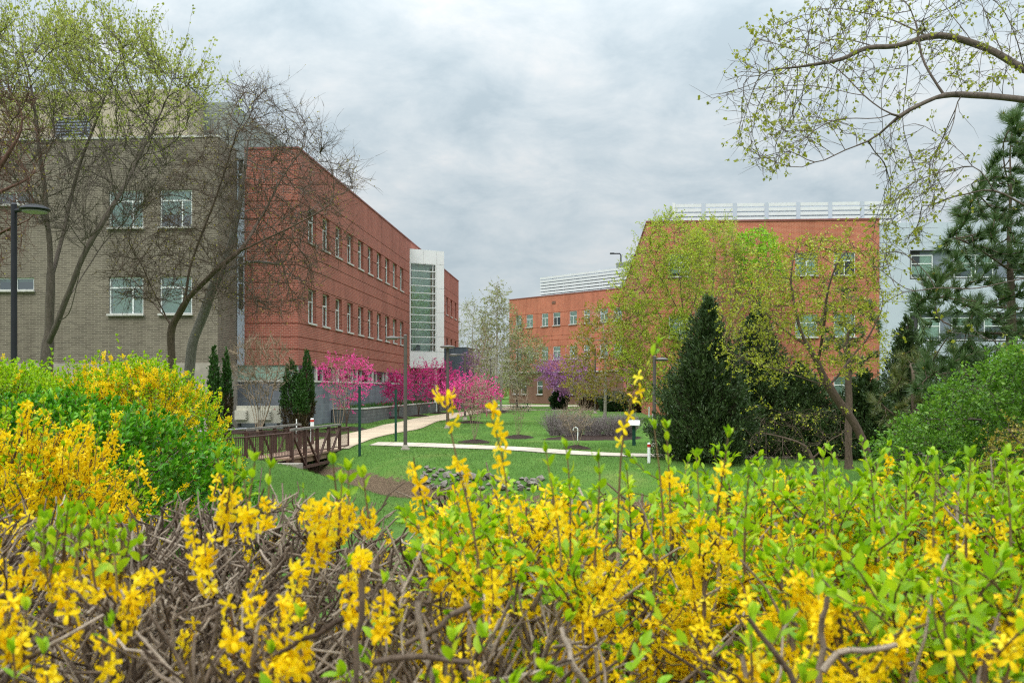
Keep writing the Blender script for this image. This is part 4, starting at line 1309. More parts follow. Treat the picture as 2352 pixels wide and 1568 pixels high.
def tree(name, label, Y, limbs, crown, dY, n_attr, bark, rt, step=0.35, di=1.8, dk=0.5, seed=1, bias=(0, 0, .05), wob=.25, rmin=.006,
         twig=None, twig2=None, leaf=None, cat='tree', group=None, twig_bark=None, leaf_name='foliage', rleaf=0.03, grounded=True, dens=2.4, tipcnt=5):
    """twig: (per node, length, r, segs, angle, wob, bias); leaf: (per twig point, size, ratio, material, keep, angle)"""
    r = np.random.default_rng(seed)
    L3 = [px_limb(L, Y, grounded and k == 0) for k, L in enumerate(snap_limbs(limbs))]
    crowns = crown if isinstance(crown[0][0], (list, tuple)) else [crown]
    att = np.concatenate([envelope(c, Y, dY, int(n_attr * dens) // len(crowns), r) for c in crowns])
    P, par, rad, ch, cnt = skeleton(L3, att, di, dk * .68, step * .85, r, bias, wob, rt=rt, rmin=rmin * .8)
    root = thing(name, label, cat, tuple(L3[0][0]), group)
    off = BASE[root.name]
    P, V, Fq = wood_tree(P, par, rad, cnt)
    link('trunk', np_mesh('trunk', V - off, Fq, smooth=True), M[bark], root)
    if twig:
        m = np.where((par >= 0) & (cnt <= tipcnt))[0]
        k, tl, tr, ts, ta, tw, tb = twig
        idx = np.repeat(m, k) if k >= 1 else m[r.random(len(m)) < k]
        D0 = nrm(P[idx] - P[par[idx]])
        S = P[idx] - (P[idx] - P[par[idx]]) * r.random((len(idx), 1))
        out, pts, dirs, E, dE = twigs(S, rand_dirs(D0, ta, r), tl * r.uniform(.5, 1.3, len(idx)), np.full(len(idx), tr), ts, r, tw, tb)
        allseg = list(out)
        if twig2:
            k2, tl2, tr2, ts2, ta2, tw2, tb2 = twig2
            j = r.integers(0, len(pts), int(len(idx) * k2))
            o2, p2, d2, _, _ = twigs(pts[j], rand_dirs(dirs[j], ta2, r), tl2 * r.uniform(.5, 1.3, len(j)), np.full(len(j), tr2), ts2, r, tw2, tb2)
            allseg += o2; pts = np.concatenate([pts, p2]); dirs = np.concatenate([dirs, d2])
        V, Fq = wood(allseg)
        link('twig_sprays', np_mesh('twig_sprays', V - off, Fq), M[twig_bark or bark], root)
        if leaf:
            kl, sz, ratio, lm, keep, la = leaf[:6]
            ok = r.random(len(pts)) < keep
            if len(leaf) > 6:                           # leaves only above a height share of the crown
                z0, z1 = np.percentile(P[:, 2], 5), P[:, 2].max()
                ok &= r.random(len(pts)) < np.clip((pts[:, 2] - z0) / (z1 - z0) * leaf[6][0] + leaf[6][1], 0, 1)
            pts, dirs = pts[ok], dirs[ok]
            idx = np.repeat(np.arange(len(pts)), kl)
            V, Ft, var = leaf4(pts[idx] + r.normal(size=(len(idx), 3)) * sz * .3, rand_dirs(dirs[idx], la, r), sz * r.uniform(.6, 1.25, len(idx)), ratio, r)
            link(leaf_name, np_mesh(leaf_name, V - off, Ft, var=var), M[lm], root)
    return root, P, par, rad


# leaf materials
M['leaf_spring'] = leaf_mat('pale spring leaves', (0.22, 0.27, 0.05), (0.40, 0.45, 0.11), (0.52, 0.54, 0.17))
M['leaf_lime'] = leaf_mat('lime spring leaves', (0.26, 0.36, 0.025), (0.43, 0.54, 0.045), (0.56, 0.58, 0.07))
M['leaf_bright'] = leaf_mat('bright green leaves', (0.18, 0.40, 0.015), (0.30, 0.56, 0.03), (0.42, 0.62, 0.05))
M['leaf_bronze'] = leaf_mat('bronze yellow leaves', (0.22, 0.17, 0.03), (0.36, 0.29, 0.04), (0.34, 0.36, 0.06))
M['leaf_yellowgreen'] = leaf_mat('yellow green tufts', (0.22, 0.27, 0.02), (0.40, 0.44, 0.035), (0.52, 0.50, 0.05))
M['leaf_maple'] = leaf_mat('fresh maple leaves', (0.06, 0.16, 0.014), (0.13, 0.28, 0.025), (0.22, 0.37, 0.045))
M['leaf_fuzz'] = leaf_mat('dull green leaves', (0.16, 0.19, 0.05), (0.27, 0.31, 0.09), (0.36, 0.37, 0.13))
M['leaf_pale'] = leaf_mat('pale grey green leaves', (0.20, 0.24, 0.10), (0.30, 0.34, 0.15), (0.38, 0.40, 0.2))
M['leaf_oak'] = leaf_mat('young oak leaves', (0.18, 0.21, 0.025), (0.33, 0.36, 0.05), (0.44, 0.45, 0.09), 0.5)
M['pink'] = leaf_mat('pink blossom', (0.68, 0.03, 0.25), (0.88, 0.075, 0.38), (0.92, 0.2, 0.5), 0.3, tint=(1, .8, .9))
M['magenta'] = leaf_mat('magenta blossom', (0.5, 0.015, 0.17), (0.68, 0.03, 0.26), (0.78, 0.08, 0.36), 0.3, tint=(1, .8, .9))
M['purple'] = leaf_mat('purple blossom', (0.30, 0.11, 0.30), (0.42, 0.19, 0.42), (0.52, 0.29, 0.50), 0.3, tint=(1, .9, 1))
M['juniper'] = leaf_mat('juniper foliage', (0.018, 0.038, 0.012), (0.048, 0.085, 0.024), (0.10, 0.145, 0.045), 0.12)
M['arbor'] = leaf_mat('arborvitae foliage', (0.016, 0.05, 0.008), (0.034, 0.095, 0.014), (0.06, 0.14, 0.022), 0.15)
M['arbor_dead'] = leaf_mat('browned foliage', (0.045, 0.032, 0.014), (0.075, 0.05, 0.022), (0.08, 0.075, 0.025), 0.1)
M['pine'] = leaf_mat('pine needles', (0.038, 0.075, 0.024), (0.078, 0.135, 0.042), (0.14, 0.19, 0.065), 0.15)
M['pine_olive'] = leaf_mat('olive pine needles', (0.06, 0.085, 0.022), (0.11, 0.13, 0.035), (0.17, 0.17, 0.05), 0.15)
M['box'] = leaf_mat('dark evergreen leaves', (0.012, 0.035, 0.01), (0.03, 0.07, 0.02), (0.05, 0.10, 0.03), 0.1)
M['bush_leaf'] = leaf_mat('green forsythia leaves', (0.03, 0.15, 0.006), (0.10, 0.33, 0.012), (0.26, 0.52, 0.03), 0.35)
M['bush_lime'] = leaf_mat('lime forsythia leaves', (0.15, 0.34, 0.006), (0.32, 0.53, 0.010), (0.54, 0.66, 0.03), 0.48)
M['petal'] = leaf_mat('forsythia petals', (0.90, 0.58, 0.004), (0.95, 0.71, 0.010), (0.96, 0.81, 0.05), 0.42, 0.55, 0.14, tint=(1.0, 1.0, 0.5))
M['grass'] = leaf_mat('grass blades', (0.05, 0.12, 0.02), (0.092, 0.185, 0.033), (0.17, 0.24, 0.06), 0.25)
M['grassy'] = leaf_mat('daffodil leaves', (0.03, 0.09, 0.02), (0.06, 0.16, 0.03), (0.10, 0.2, 0.05), 0.25)


def plumes(name, label, base, H, prof, n, mat, cat, seed, sub=(14, .16, .2), up=0.8, length=.6, group=None, trunk='bark_brown', rt=.09, depth=1.0, low=None, lean=0.0, inner=0.3, rough=.08):
    """dense evergreen: prof(t) = crown radius at height share t; many upswept plumes"""
    r = np.random.default_rng(seed)
    x, y = base; z0 = gz(x, y)
    root = thing(name, label, cat, (x, y, z0), group)
    off = np.array([x, y, z0])
    mb = MB(); mb.tube([(x, y, z0 - .2), (x + lean * .4, y, z0 + H * .5), (x + lean, y, z0 + H * .93)], [rt, rt * .6, .012], 8); mb.build('trunk', M[trunk], root, True)
    ts = r.random(n * 3); pr = np.array([prof(t) for t in ts])
    keep = r.random(n * 3) < pr / pr.max(); ts = ts[keep][:n]; n = len(ts)
    a = r.uniform(0, 2 * np.pi, n)
    R0 = np.array([prof(t) for t in ts]) * (1 + rough * (1.4 * np.sin(a * 3 + ts * 17 + seed) + np.sin(a * 5 - ts * 31) + np.sin(a * 2 + ts * 53)))
    q = np.sqrt(r.uniform(inner, 1, n))
    C0 = np.stack([x + lean * ts + np.cos(a) * R0 * q, y + np.sin(a) * R0 * q * depth, z0 + ts * H], 1)
    out = np.stack([np.cos(a), np.sin(a), np.zeros(n)], 1)
    D = nrm(out * (1 - up) + np.array([0, 0, up]) + r.normal(size=(n, 3)) * .18)
    Ln = length * r.uniform(.5, 1.2, n) * np.clip(R0 / max(1e-3, pr.max()) + .25, .3, 1)
    C0 -= D * Ln[:, None] * .6
    # branchlets
    V1, F1 = seg_mesh(C0 - out * R0[:, None] * .3, C0 + D * Ln[:, None] * .8, np.full(n, .008), np.full(n, .003), 3)
    k, sz, rat = sub
    i = np.repeat(np.arange(n), k)
    s = r.random(len(i))
    P = C0[i] + D[i] * (Ln[i] * s)[:, None] + r.normal(size=(len(i), 3)) * (.07 * Ln[i] * (1.2 - s))[:, None]
    dd = rand_dirs(D[i], .55, r)
    V, Ft, var = leaf4(P, dd, sz * r.uniform(.6, 1.3, len(i)), rat, r, .1)
    var = np.clip(var * .7 + np.repeat(np.repeat(r.random(n), k), 4) * .3, 0, 1)
    if low is not None:
        lowm = (P[:, 2] - z0) / H < low[0] + r.normal(size=len(P)) * .03
        lv = np.repeat(lowm, 4)
        lowv = V[lv]; nn = lowm.sum(); keepm = r.random(nn) < .55
        V2_ = lowv.reshape(-1, 4, 3)[keepm].reshape(-1, 3); m2 = keepm.sum()
        b = np.arange(m2)[:, None] * 4
        link('browned_foliage', np_mesh('browned_foliage', V2_ - off, np.concatenate([b + [[0, 1, 2]], b + [[0, 2, 3]]]), var=var[lv].reshape(-1, 4)[keepm].ravel()), M[low[1]], root)
        V = V[~lv]; var = var[~lv]; m = len(V) // 4; b = np.arange(m)[:, None] * 4
        Ft = np.concatenate([b + [[0, 1, 2]], b + [[0, 2, 3]]])
    link('foliage', np_mesh('foliage', V - off, Ft, var=var), M[mat], root)
    link('branches', np_mesh('branches', V1 - off, F1), M[trunk], root)
    return root


# templates for the near forsythia
def flower_template():
    V, Fq = [], []
    for k in range(4):
        a = k * np.pi / 2
        c = np.array([np.cos(a), np.sin(a), 0]); s = np.array([-np.sin(a), np.cos(a), 0])
        b = len(V)
        for rad, z, w in ((.05, 0, .07), (.25, .24, .15), (.62, .36, .225), (.90, .30, .20), (1.03, .20, .08)):
            for sg in (-1, 0, 1):
                V.append(c * rad + s * w * sg + np.array([0, 0, z + (.05 if sg else 0)]))
        for q in range(4):
            for e in range(2):
                i = b + q * 3 + e
                Fq.append([i, i + 1, i + 4, i + 3])
    return np.array(V), np.array(Fq)


def leaf_template():
    rows = ((0, 0, .03), (.22, .05, .17), (.5, .09, .235), (.8, .06, .14), (1.0, -.03, .012))
    V, Fq = [], []
    for t, z, w in rows:
        for sg in (-1, 0, 1): V.append((t, w * sg, z + (.07 if sg else 0) * (1 - t * .4)))
    for q in range(4):
        for e in range(2):
            i = q * 3 + e; Fq.append([i, i + 1, i + 4, i + 3])
    return np.array(V), np.array(Fq)


FT, LT = flower_template(), leaf_template()


def instance(T, P, D, size, r, axis):
    """copies of a template; its +axis is laid along D, spun at random"""
    V0, F0_ = T; n = len(P)
    x, y = frames(D); t = r.uniform(0, 2 * np.pi, n)
    a = x * np.cos(t)[:, None] + y * np.sin(t)[:, None]; b = np.cross(D, a)
    ax = (a, b, D) if axis == 'z' else (D, a, b)
    V = sum(V0[None, :, k, None] * ax[k][:, None, :] for k in range(3)) * size[:, None, None] + P[:, None, :]
    Fq = (np.arange(n)[:, None, None] * len(V0) + F0_[None]).reshape(-1, F0_.shape[1])
    var = np.repeat(np.clip(r.normal(.5, .24, n), 0, 1), len(V0))
    return V.reshape(-1, 3), Fq, var


def leaf_inst(P, D, size, r):
    """leaf template with its upper face turned towards the sky"""
    V0, F0_ = LT; n = len(P)
    z = nrm(np.array([[0, 0, 1.0]]) + r.normal(size=(n, 3)) * .45 - D * .3)
    a = nrm(np.cross(z, D)); b = np.cross(D, a)
    V = (V0[None, :, 0, None] * D[:, None, :] + V0[None, :, 1, None] * a[:, None, :] + V0[None, :, 2, None] * b[:, None, :]) * size[:, None, None] + P[:, None, :]
    Fq = (np.arange(n)[:, None, None] * len(V0) + F0_[None]).reshape(-1, 4)
    return V.reshape(-1, 3), Fq, np.repeat(np.clip(r.normal(.5, .24, n), 0, 1), len(V0))
#@@PART4

# ------------------------------------------------------------------ trees on the left
tree('deciduous_tree', 'tall tree with pale spring leaves and a forked dark trunk before the grey building', 23.0,
     [[(102, 840), (112, 740), (118, 640), (112, 540), (106, 470), (95, 380), (80, 260), (62, 150)],
      [(112, 790), (127, 760, -.3), (153, 688, -.5), (178, 617, -.6), (223, 528, -.6), (262, 464, -.4), (300, 400, 0), (345, 310, .3), (385, 230, .6)],
      [(153, 688), (185, 640, .6), (235, 560, 1.0), (300, 500, 1.6)],
      [(118, 640), (145, 540, .8), (165, 440, 1.1), (195, 340, 1.0), (232, 250, .8), (262, 170, .8)],
      [(112, 540), (68, 440, -.6), (10, 390, -1)],
      [(135, 740), (165, 720, -1.2), (172, 660, -1.5)]],
     [(-70, 110), (0, 25), (35, 70), (62, 95), (110, 75), (150, 42), (200, 85), (245, 55), (300, 95), (335, 95), (385, 150), (445, 165), (492, 195), (470, 270), (420, 350), (380, 440), (300, 540), (180, 570), (60, 520), (-70, 430)],
     2.6, 1300, 'bark_dark', 0.142, step=.30, di=1.6, dk=.42, seed=11, bias=(0, 0, .12), rmin=.0075,
     twig=(2.2, .95, .006, 4, .35, .11, (0, 0, .26)), twig2=(1.5, .34, .0045, 2, .5, .18, (0, 0, .2)),
     leaf=(2, .066, .38, 'leaf_spring', .55, .7, (2.4, -.75)), rleaf=.03)
tree('bare_tree', 'bare brown tree with a trunk forking above the hedge and a wide twiggy crown', 26.0,
     [[(394, 850), (395, 800), (393, 755), (378, 720), (355, 680), (332, 620), (306, 572), (280, 545)],
      [(393, 755), (412, 722, -.2), (425, 690, -.3), (433, 640, -.3), (442, 590, -.3), (462, 540, -.4), (490, 470, -.4), (520, 380, -.5), (545, 300, -.6)],
      [(422, 695), (445, 668, -.5), (498, 618, -.8), (551, 577, -1.0), (620, 545, -1.2), (700, 505, -1.4), (765, 470, -1.4)],
      [(551, 577), (600, 500, .4), (640, 420, .7), (690, 350, 1.0)],
      [(385, 728), (345, 690, 1.0), (310, 640, 1.3), (255, 620, 1.6)]],
     [(235, 610), (300, 470), (390, 400), (480, 290), (550, 185), (610, 175), (660, 235), (710, 260), (765, 320), (835, 375), (832, 425), (780, 480), (820, 545), (740, 620), (690, 720), (560, 740), (420, 690), (260, 700)],
     2.6, 1500, 'bark_brown', 0.10, step=.28, di=1.7, dk=.42, seed=12, bias=(0, 0, .06), rmin=.007,
     twig=(2.7, .72, .0062, 3, .55, .16, (0, 0, .10)), twig2=(1.8, .32, .0045, 2, .6, .2, (0, 0, .08)), rleaf=.028, twig_bark='bark_brown',
     leaf=(1, .04, .4, 'leaf_bronze', .06, .6))
tree('leaning_tree', 'leaning bare tree whose single trunk tilts right beside the grey wall', 27.5,
     [[(415, 850), (440, 790), (460, 745), (483, 680), (505, 628), (530, 560), (548, 480), (560, 400), (572, 300)],
      [(505, 628), (560, 600, .4), (630, 600, .6), (690, 640, .6)]],
     [(470, 430), (530, 300), (600, 260), (680, 330), (740, 420), (720, 560), (640, 690), (560, 680), (500, 600)],
     2.0, 500, 'bark_grey', 0.135, step=.3, di=1.7, dk=.45, seed=13, bias=(0, 0, .04), rmin=.007,
     twig=(1.8, .65, .006, 3, .55, .17, (0, 0, .05)), twig2=(1.2, .28, .0045, 2, .65, .2, (0, 0, .0)), rleaf=.028)
tree('red_twig_tree', 'tree with dense reddish bare twigs reaching in beside the black lamp post', 20.5,
     [[(-130, 850), (-125, 700), (-110, 600), (-60, 470), (0, 380), (55, 300)],
      [(-110, 600), (-40, 560, -.5), (30, 520, -.8), (90, 500, -1.0)],
      [(-60, 470), (20, 430, .5), (90, 400, .8)]],
     [(-220, 220), (-60, 190), (30, 195), (95, 205), (120, 300), (105, 400), (90, 520), (40, 600), (-220, 700)],
     2.0, 700, 'twig_red', 0.15, step=.26, di=1.5, dk=.4, seed=14, bias=(0, 0, .08), rmin=.0065,
     twig=(2.2, .55, .006, 3, .55, .17, (0, 0, .1)), twig2=(1.4, .22, .0045, 2, .65, .2, (0, 0, .1)), rleaf=.028,
     leaf=(1, .045, .4, 'leaf_bronze', .05, .6))

# shrubs and small trees by the left building
def vase(name, label, px, Y, y_top, hw, nst, bark, seed, rt=.03, tw=(2.0, .4, .005, 3, .4, .12, (0, 0, .14)), spread0=8, leaf=None, mulch=None, cat='shrub', group=None, stem_y=None, natt=380, dY=None, leaf_name='foliage', tw2=(1, .25, .004, 2, .4, .15, (0, 0, .1)), step=None, dens=1.6):
    """many stems fanning out of one foot"""
    yb = HY + (ZC - gz((px - CX) / F * Y, Y)) / Y * F
    h = yb - y_top; ys = stem_y or (yb - h * .22)
    limbs = []
    for k in range(nst):
        t = (k / (nst - 1) - .5) * 2 if nst > 1 else 0
        w_ = hw * .8
        dy = (0.5 - ((k * 7) % nst) / max(1, nst - 1)) * hw / F * Y * 1.2
        limbs.append([(px + t * spread0 * .3, yb + 2), (px + t * spread0, ys, dy * .3), (px + t * w_ * .5, yb - h * .5, dy * .6), (px + t * w_ * .8, yb - h * .8, dy)])
        if k: limbs[-1][0] = (px, yb + 2)
    if nst == 1: limbs = [[(px, yb + 2), (px + 1, ys), (px - 1, yb - h * .6)]]
    crown = [(px - hw * .35, yb - h * .35), (px - hw * .9, yb - h * .6), (px - hw, yb - h * .82), (px - hw * .6, y_top + h * .03), (px, y_top), (px + hw * .6, y_top + h * .02), (px + hw, yb - h * .8), (px + hw * .9, yb - h * .55), (px + hw * .35, yb - h * .35)]
    m = Y / F
    if mulch:
        p = W(px, yb, Y); mulch_disc(p[0], p[1], mulch)
    return tree(name, label, Y, limbs, crown, dY or hw * m * .8, natt, bark, rt, step=step or max(.1, h * m / 16), di=h * m / 2.5, dk=h * m / 13, seed=seed, bias=(0, 0, .12), rmin=.005, twig=tw, twig2=tw2, rleaf=.02, leaf=leaf, cat=cat, group=group, leaf_name=leaf_name, dens=dens)


vase('crape_myrtle', 'large bare tan multi-stemmed shrub in front of the heat pumps', 598, 48.0, 775, 78, 7, 'bark_tan', 21, .085, tw=(2.4, .6, .013, 3, .45, .12, (0, 0, .16)), spread0=16, natt=600)
vase('crape_myrtle', 'thin bare tan shrub with several stems beside the front redbud', 778, 49.0, 838, 34, 4, 'bark_tan', 22, .04, tw=(1.8, .4, .011, 3, .45, .12, (0, 0, .16)), spread0=10, natt=260)
def arb(px, Y, y0, y1, hw, label, seed, low=.36):
    p = W(px, y0, Y); H = (y1 - y0) / F * Y; w_ = hw / F * Y
    pr = lambda t: w_ * (np.interp(t, [0, .08, .28, .42, .62, .85, 1.0], [.62, .72, .86, 1.0, .78, .42, .04]))
    g = gz(p[0], p[1])
    plumes('arborvitae', label, (p[0], Y), p[2] - g, pr, 620, 'arbor', 'evergreen', seed, sub=(16, .10, .22), up=.82, length=.42, group='clipped evergreens by the slate wall', low=(low, 'arbor_dead'), rt=.05, inner=.45)
arb(668, 48.0, 822, 985, 26, 'dark green pointed evergreen, broader one at the left of the clump, browned at its foot', 31)
arb(690, 47.6, 852, 985, 18, 'shorter evergreen squeezed between two taller ones, browned at its foot', 32)
arb(705, 48.6, 797, 985, 19, 'tallest slender evergreen of the clump near the slate wall', 33)
arb(492, 44.0, 790, 985, 17, 'narrow evergreen behind the yellow bush below the grey wall', 34, .0)
arb(520, 45.0, 800, 985, 14, 'thin brown tinged evergreen beside the corner glass strip', 35, .5)

def redbud(label, px, Y, y_top, hw, mat, seed, bark='bark_brown', n=5, keep=.46, rt=.06, stem=None, tall=None, mulch=.8, natt=300, kl=3):
    m = Y / F
    return vase('redbud_tree', label, px, Y, y_top, hw, n, bark, seed, rt, tw=(1.1, 26 * m, .0035 * Y / 40, 4, .8, .13, (0, 0, .03)), tw2=(.7, 13 * m, .003 * Y / 40, 2, .7, .2, (0, 0, .03)), spread0=hw * .05, leaf=(kl + 1, 2.2 * m, .45, mat, keep + .22, .9), cat='tree', group='pink redbuds', mulch=mulch, natt=natt, leaf_name='blossom', dens=1.0)
redbud('bright pink flowering redbud beside the bare tan shrub at the slate wall', 797, 51.0, 818, 66, 'pink', 41, mulch=1.1)
redbud('deep magenta redbud behind the lamp post, in the planter bed', 962, 72.0, 846, 48, 'magenta', 42, keep=.22)
redbud('deep magenta redbud under the white stair tower', 1008, 80.0, 842, 46, 'magenta', 43, keep=.22)
redbud('small deep magenta redbud nearest the planter wall end', 915, 66.0, 862, 30, 'magenta', 44, n=4, keep=.5)
redbud('vivid pink redbud behind the bare tan shrub by the path', 1082, 58.0, 872, 62, 'pink', 45)
vase('bare_shrub', 'bare tan vase-shaped young tree in front of the vivid pink redbud', 1091, 44.0, 872, 38, 5, 'bark_tan', 46, .04, tw=(2.0, .35, .010, 3, .35, .1, (0, 0, .2)), spread0=7, mulch=.75, natt=300)
vase('bare_shrub', 'bare tan young tree standing alone on the lawn with a mulch ring', 1191, 47.0, 893, 28, 5, 'bark_tan', 47, .035, tw=(1.8, .35, .010, 3, .35, .1, (0, 0, .2)), spread0=6, mulch=.75, natt=220)
vase('bare_shrub', 'small bare pale tree in front of the grey twiggy hedge', 1325, 41.0, 930, 42, 4, 'bark_tan', 48, .035, tw=(1.8, .3, .008, 3, .5, .14, (0, 0, .08)), spread0=8, mulch=.6, natt=260)
vase('bare_shrub', 'grey bare shrub left of the pink redbud against the slate block', 1060, 66.0, 868, 26, 4, 'bark_pale', 49, .03, tw=(1.4, .4, .008, 3, .35, .1, (0, 0, .2)), spread0=6, natt=160)
vase('bare_shrub', 'bare tan multi-stemmed shrub beside the boxwood', 1338, 92.0, 868, 40, 7, 'bark_tan', 50, .06, tw=(1.6, .6, .012, 3, .35, .1, (0, 0, .2)), spread0=14, natt=240)

# grey twiggy hedge (spirea) on its mulch bed
pc = G(1352, 1003)
mulch_disc(pc[0] + .2, pc[1] - .4, 1.5, .1, 1.6, 'mulch_bed')
for k, (px, py, hw, h, lab) in enumerate(((1278, 1000, 28, 58, 'rounded grey twiggy shrub at the left end of the mulch bed'), (1316, 1004, 30, 55, 'grey twiggy shrub behind the small pale tree on the mulch bed'),
                                           (1362, 1004, 32, 54, 'grey twiggy shrub before the bronze leaved tree on the mulch bed'), (1410, 1004, 32, 52, 'grey twiggy shrub second from the information sign'), (1440, 1003, 20, 48, 'grey twiggy shrub closest to the information sign'))):
    g = G(px, py); r = np.random.default_rng(60 + k)
    root = thing('twiggy_shrub', lab, 'shrub', tuple(g), 'grey twiggy shrubs on the mulch bed')
    n = 330; w_ = hw / F * g[1]; H = h / F * g[1]
    S = g + np.stack([r.uniform(-1, 1, n) * w_ * .5, r.uniform(-1, 1, n) * w_ * .4, np.zeros(n)], 1)
    D = nrm(np.stack([r.normal(size=n) * .4, r.normal(size=n) * .4, np.ones(n)], 1))
    D[:, 0] += (S[:, 0] - g[0]) / w_ * .6
    o1, p1, d1, _, _ = twigs(S, nrm(D), H * (.62 + .42 * r.random(n) ** .7) * (1 + .12 * np.sin(k * 2.1)), np.full(n, .008), 5, r, .14, (0, 0, .1))
    j = r.integers(0, len(p1), 1700)
    ok = p1[j][:, 2] > g[2] + H * .3; j = j[ok]
    o2, _, _, _, _ = twigs(p1[j], rand_dirs(d1[j], .5, r), .22 * r.uniform(.5, 1.2, len(j)), np.full(len(j), .0055), 2, r, .2, (0, 0, .12))
    V, Fq = wood(o1 + o2)
    link('twig_sprays', np_mesh('twig_sprays', V - g, Fq), M['twig_purple'], root)

# trees in the gap between the buildings
m_ = 100 / F
tree('birch_tree', 'tall feathery pale green tree at the path end, left of the brick wing', 100.0,
     [[(1140, 945), (1140, 860), (1141, 780), (1142, 700), (1143, 664)]],
     [(1095, 800), (1100, 740), (1118, 690), (1138, 652), (1160, 672), (1175, 730), (1200, 790), (1245, 800), (1250, 850), (1190, 900), (1110, 890)], 2.6, 600, 'bark_pale', .16, step=.5, di=3, dk=.7, seed=71,
     bias=(0, 0, .12), rmin=.012, twig=(2.0, 1.0, .012, 3, .6, .15, (0, 0, .1)), twig2=(1.0, .5, .008, 2, .6, .2, (0, 0, .05)), leaf=(2, .16, .34, 'leaf_pale', .5, .6), rleaf=.06, group='trees between the buildings')
tree('deciduous_tree', 'feathery olive green tree leaning over the corner of the brick wing', 104.0,
     [[(1187, 948), (1187, 860), (1190, 800), (1192, 740)]],
     [(1160, 800), (1172, 740), (1190, 700), (1205, 750), (1245, 775), (1262, 815), (1258, 850), (1225, 885), (1170, 890)], 2.2, 380, 'bark_grey', .12, step=.5, di=3, dk=.75, seed=72,
     bias=(0, 0, .08), rmin=.012, twig=(2.0, .9, .011, 3, .7, .15, (0, 0, .02)), leaf=(2, .16, .3, 'leaf_fuzz', .55, .6), rleaf=.06, group='trees between the buildings')
for k, (px, Y, top, lab) in enumerate(((1113, 84, 800, 'slim grey young tree nearest the picnic table, leftmost of its row'), (1137, 82, 790, 'slim grey young tree between two others beyond the lawn'), (1151, 86, 775, 'slim grey young tree right of its row by the picnic table'))):
    m = Y / F
    tree('young_tree', lab, Y, [[(px, 950), (px, 890), (px + 2, 840), (px + 1, top + 10)]], [(px - 36, 880), (px - 30, 830), (px - 10, top), (px + 14, top), (px + 36, 830), (px + 38, 885), (px, 900)], 36 * m, 230, 'bark_pale', .10, step=.35, di=2.2, dk=.55, seed=73 + k,
         bias=(0, 0, .05), rmin=.01, twig=(1.8, .7, .010, 3, .7, .15, (0, 0, .05)), twig2=(.8, .35, .008, 2, .6, .2, (0, 0, .05)), leaf=(1, .10, .36, 'leaf_fuzz', .25, .6), rleaf=.05, group='slim young trees beyond the lawn')
    p = W(px, 950, Y); mulch_disc(p[0], p[1], 1.0)
tree('deciduous_tree', 'large pale bare tree far behind the slate block', 150.0,
     [[(1078, 935), (1080, 850), (1085, 780), (1088, 720)], [(1080, 850), (1110, 790), (1125, 740)]],
     [(1046, 760), (1060, 705), (1085, 688), (1110, 720), (1130, 760), (1140, 850), (1100, 890), (1050, 880)], 4.0, 420, 'bark_pale', .22, step=.7, di=4, dk=1.0, seed=77,
     bias=(0, 0, .1), rmin=.018, twig=(2.0, 1.4, .016, 3, .6, .15, (0, 0, .1)), twig2=(1.0, .7, .012, 2, .6, .2, (0, 0, .05)), leaf=(1, .2, .36, 'leaf_fuzz', .3, .6), rleaf=.09, group='trees between the buildings')
tree('birch_tree', 'slanting pale trunked tree beside the slate metal block', 92.0,
     [[(1072, 945), (1084, 900), (1096, 860), (1108, 815), (1118, 770)]],
     [(1070, 840), (1085, 790), (1110, 745), (1135, 780), (1140, 850), (1100, 880)], 2.0, 260, 'bark_tan', .13, step=.45, di=3, dk=.7, seed=78,
     bias=(.05, 0, .1), rmin=.011, twig=(1.6, .9, .011, 3, .6, .15, (0, 0, .1)), twig2=(1.0, .5, .008, 2, .6, .2, (0, 0, .05)), leaf=(1, .12, .36, 'leaf_fuzz', .2, .6), rleaf=.06, group='trees between the buildings')
redbud('purple redbud in front of the brick wing ground floor', 1302, 96.0, 826, 60, 'purple', 81, n=6, natt=460, mulch=None)
redbud('faint purple redbud behind the bronze leaved tree', 1480, 92.0, 828, 40, 'purple', 82, n=4, keep=.5, mulch=None)
redbud('dim purple redbud right of the slate metal block', 1088, 96.0, 815, 24, 'purple', 83, n=3, keep=.4, mulch=None)
def boxwood(px, Y, y0, hw, label, mat='box', n=500, name='evergreen_shrub', seed=90, sub=(14, .16, .35)):
    p = W(px, y0, Y); g = gz(p[0], Y); H = p[2] - g; w_ = hw / F * Y
    plumes(name, label, (p[0], Y), H, lambda t: w_ * np.interp(t, [0, .2, .6, .88, 1], [.7, .95, 1, .65, .15]), n, mat, 'shrub', seed, sub=sub, up=.5, length=.5, rt=.04)
boxwood(1285, 98.0, 897, 21, 'round glossy dark evergreen shrub at the patio edge')
boxwood(1410, 88.0, 900, 34, 'dark evergreen shrub behind the pale trunk of the bronze tree', seed=91)
boxwood(1475, 84.0, 918, 30, 'low brownish shrub at the foot of the brick block', 'arbor_dead', 500, 'low_shrub', 92)
boxwood(1358, 94.0, 905, 26, 'low dull shrub beneath the purple redbud', 'arbor_dead', 300, 'low_shrub', 93)

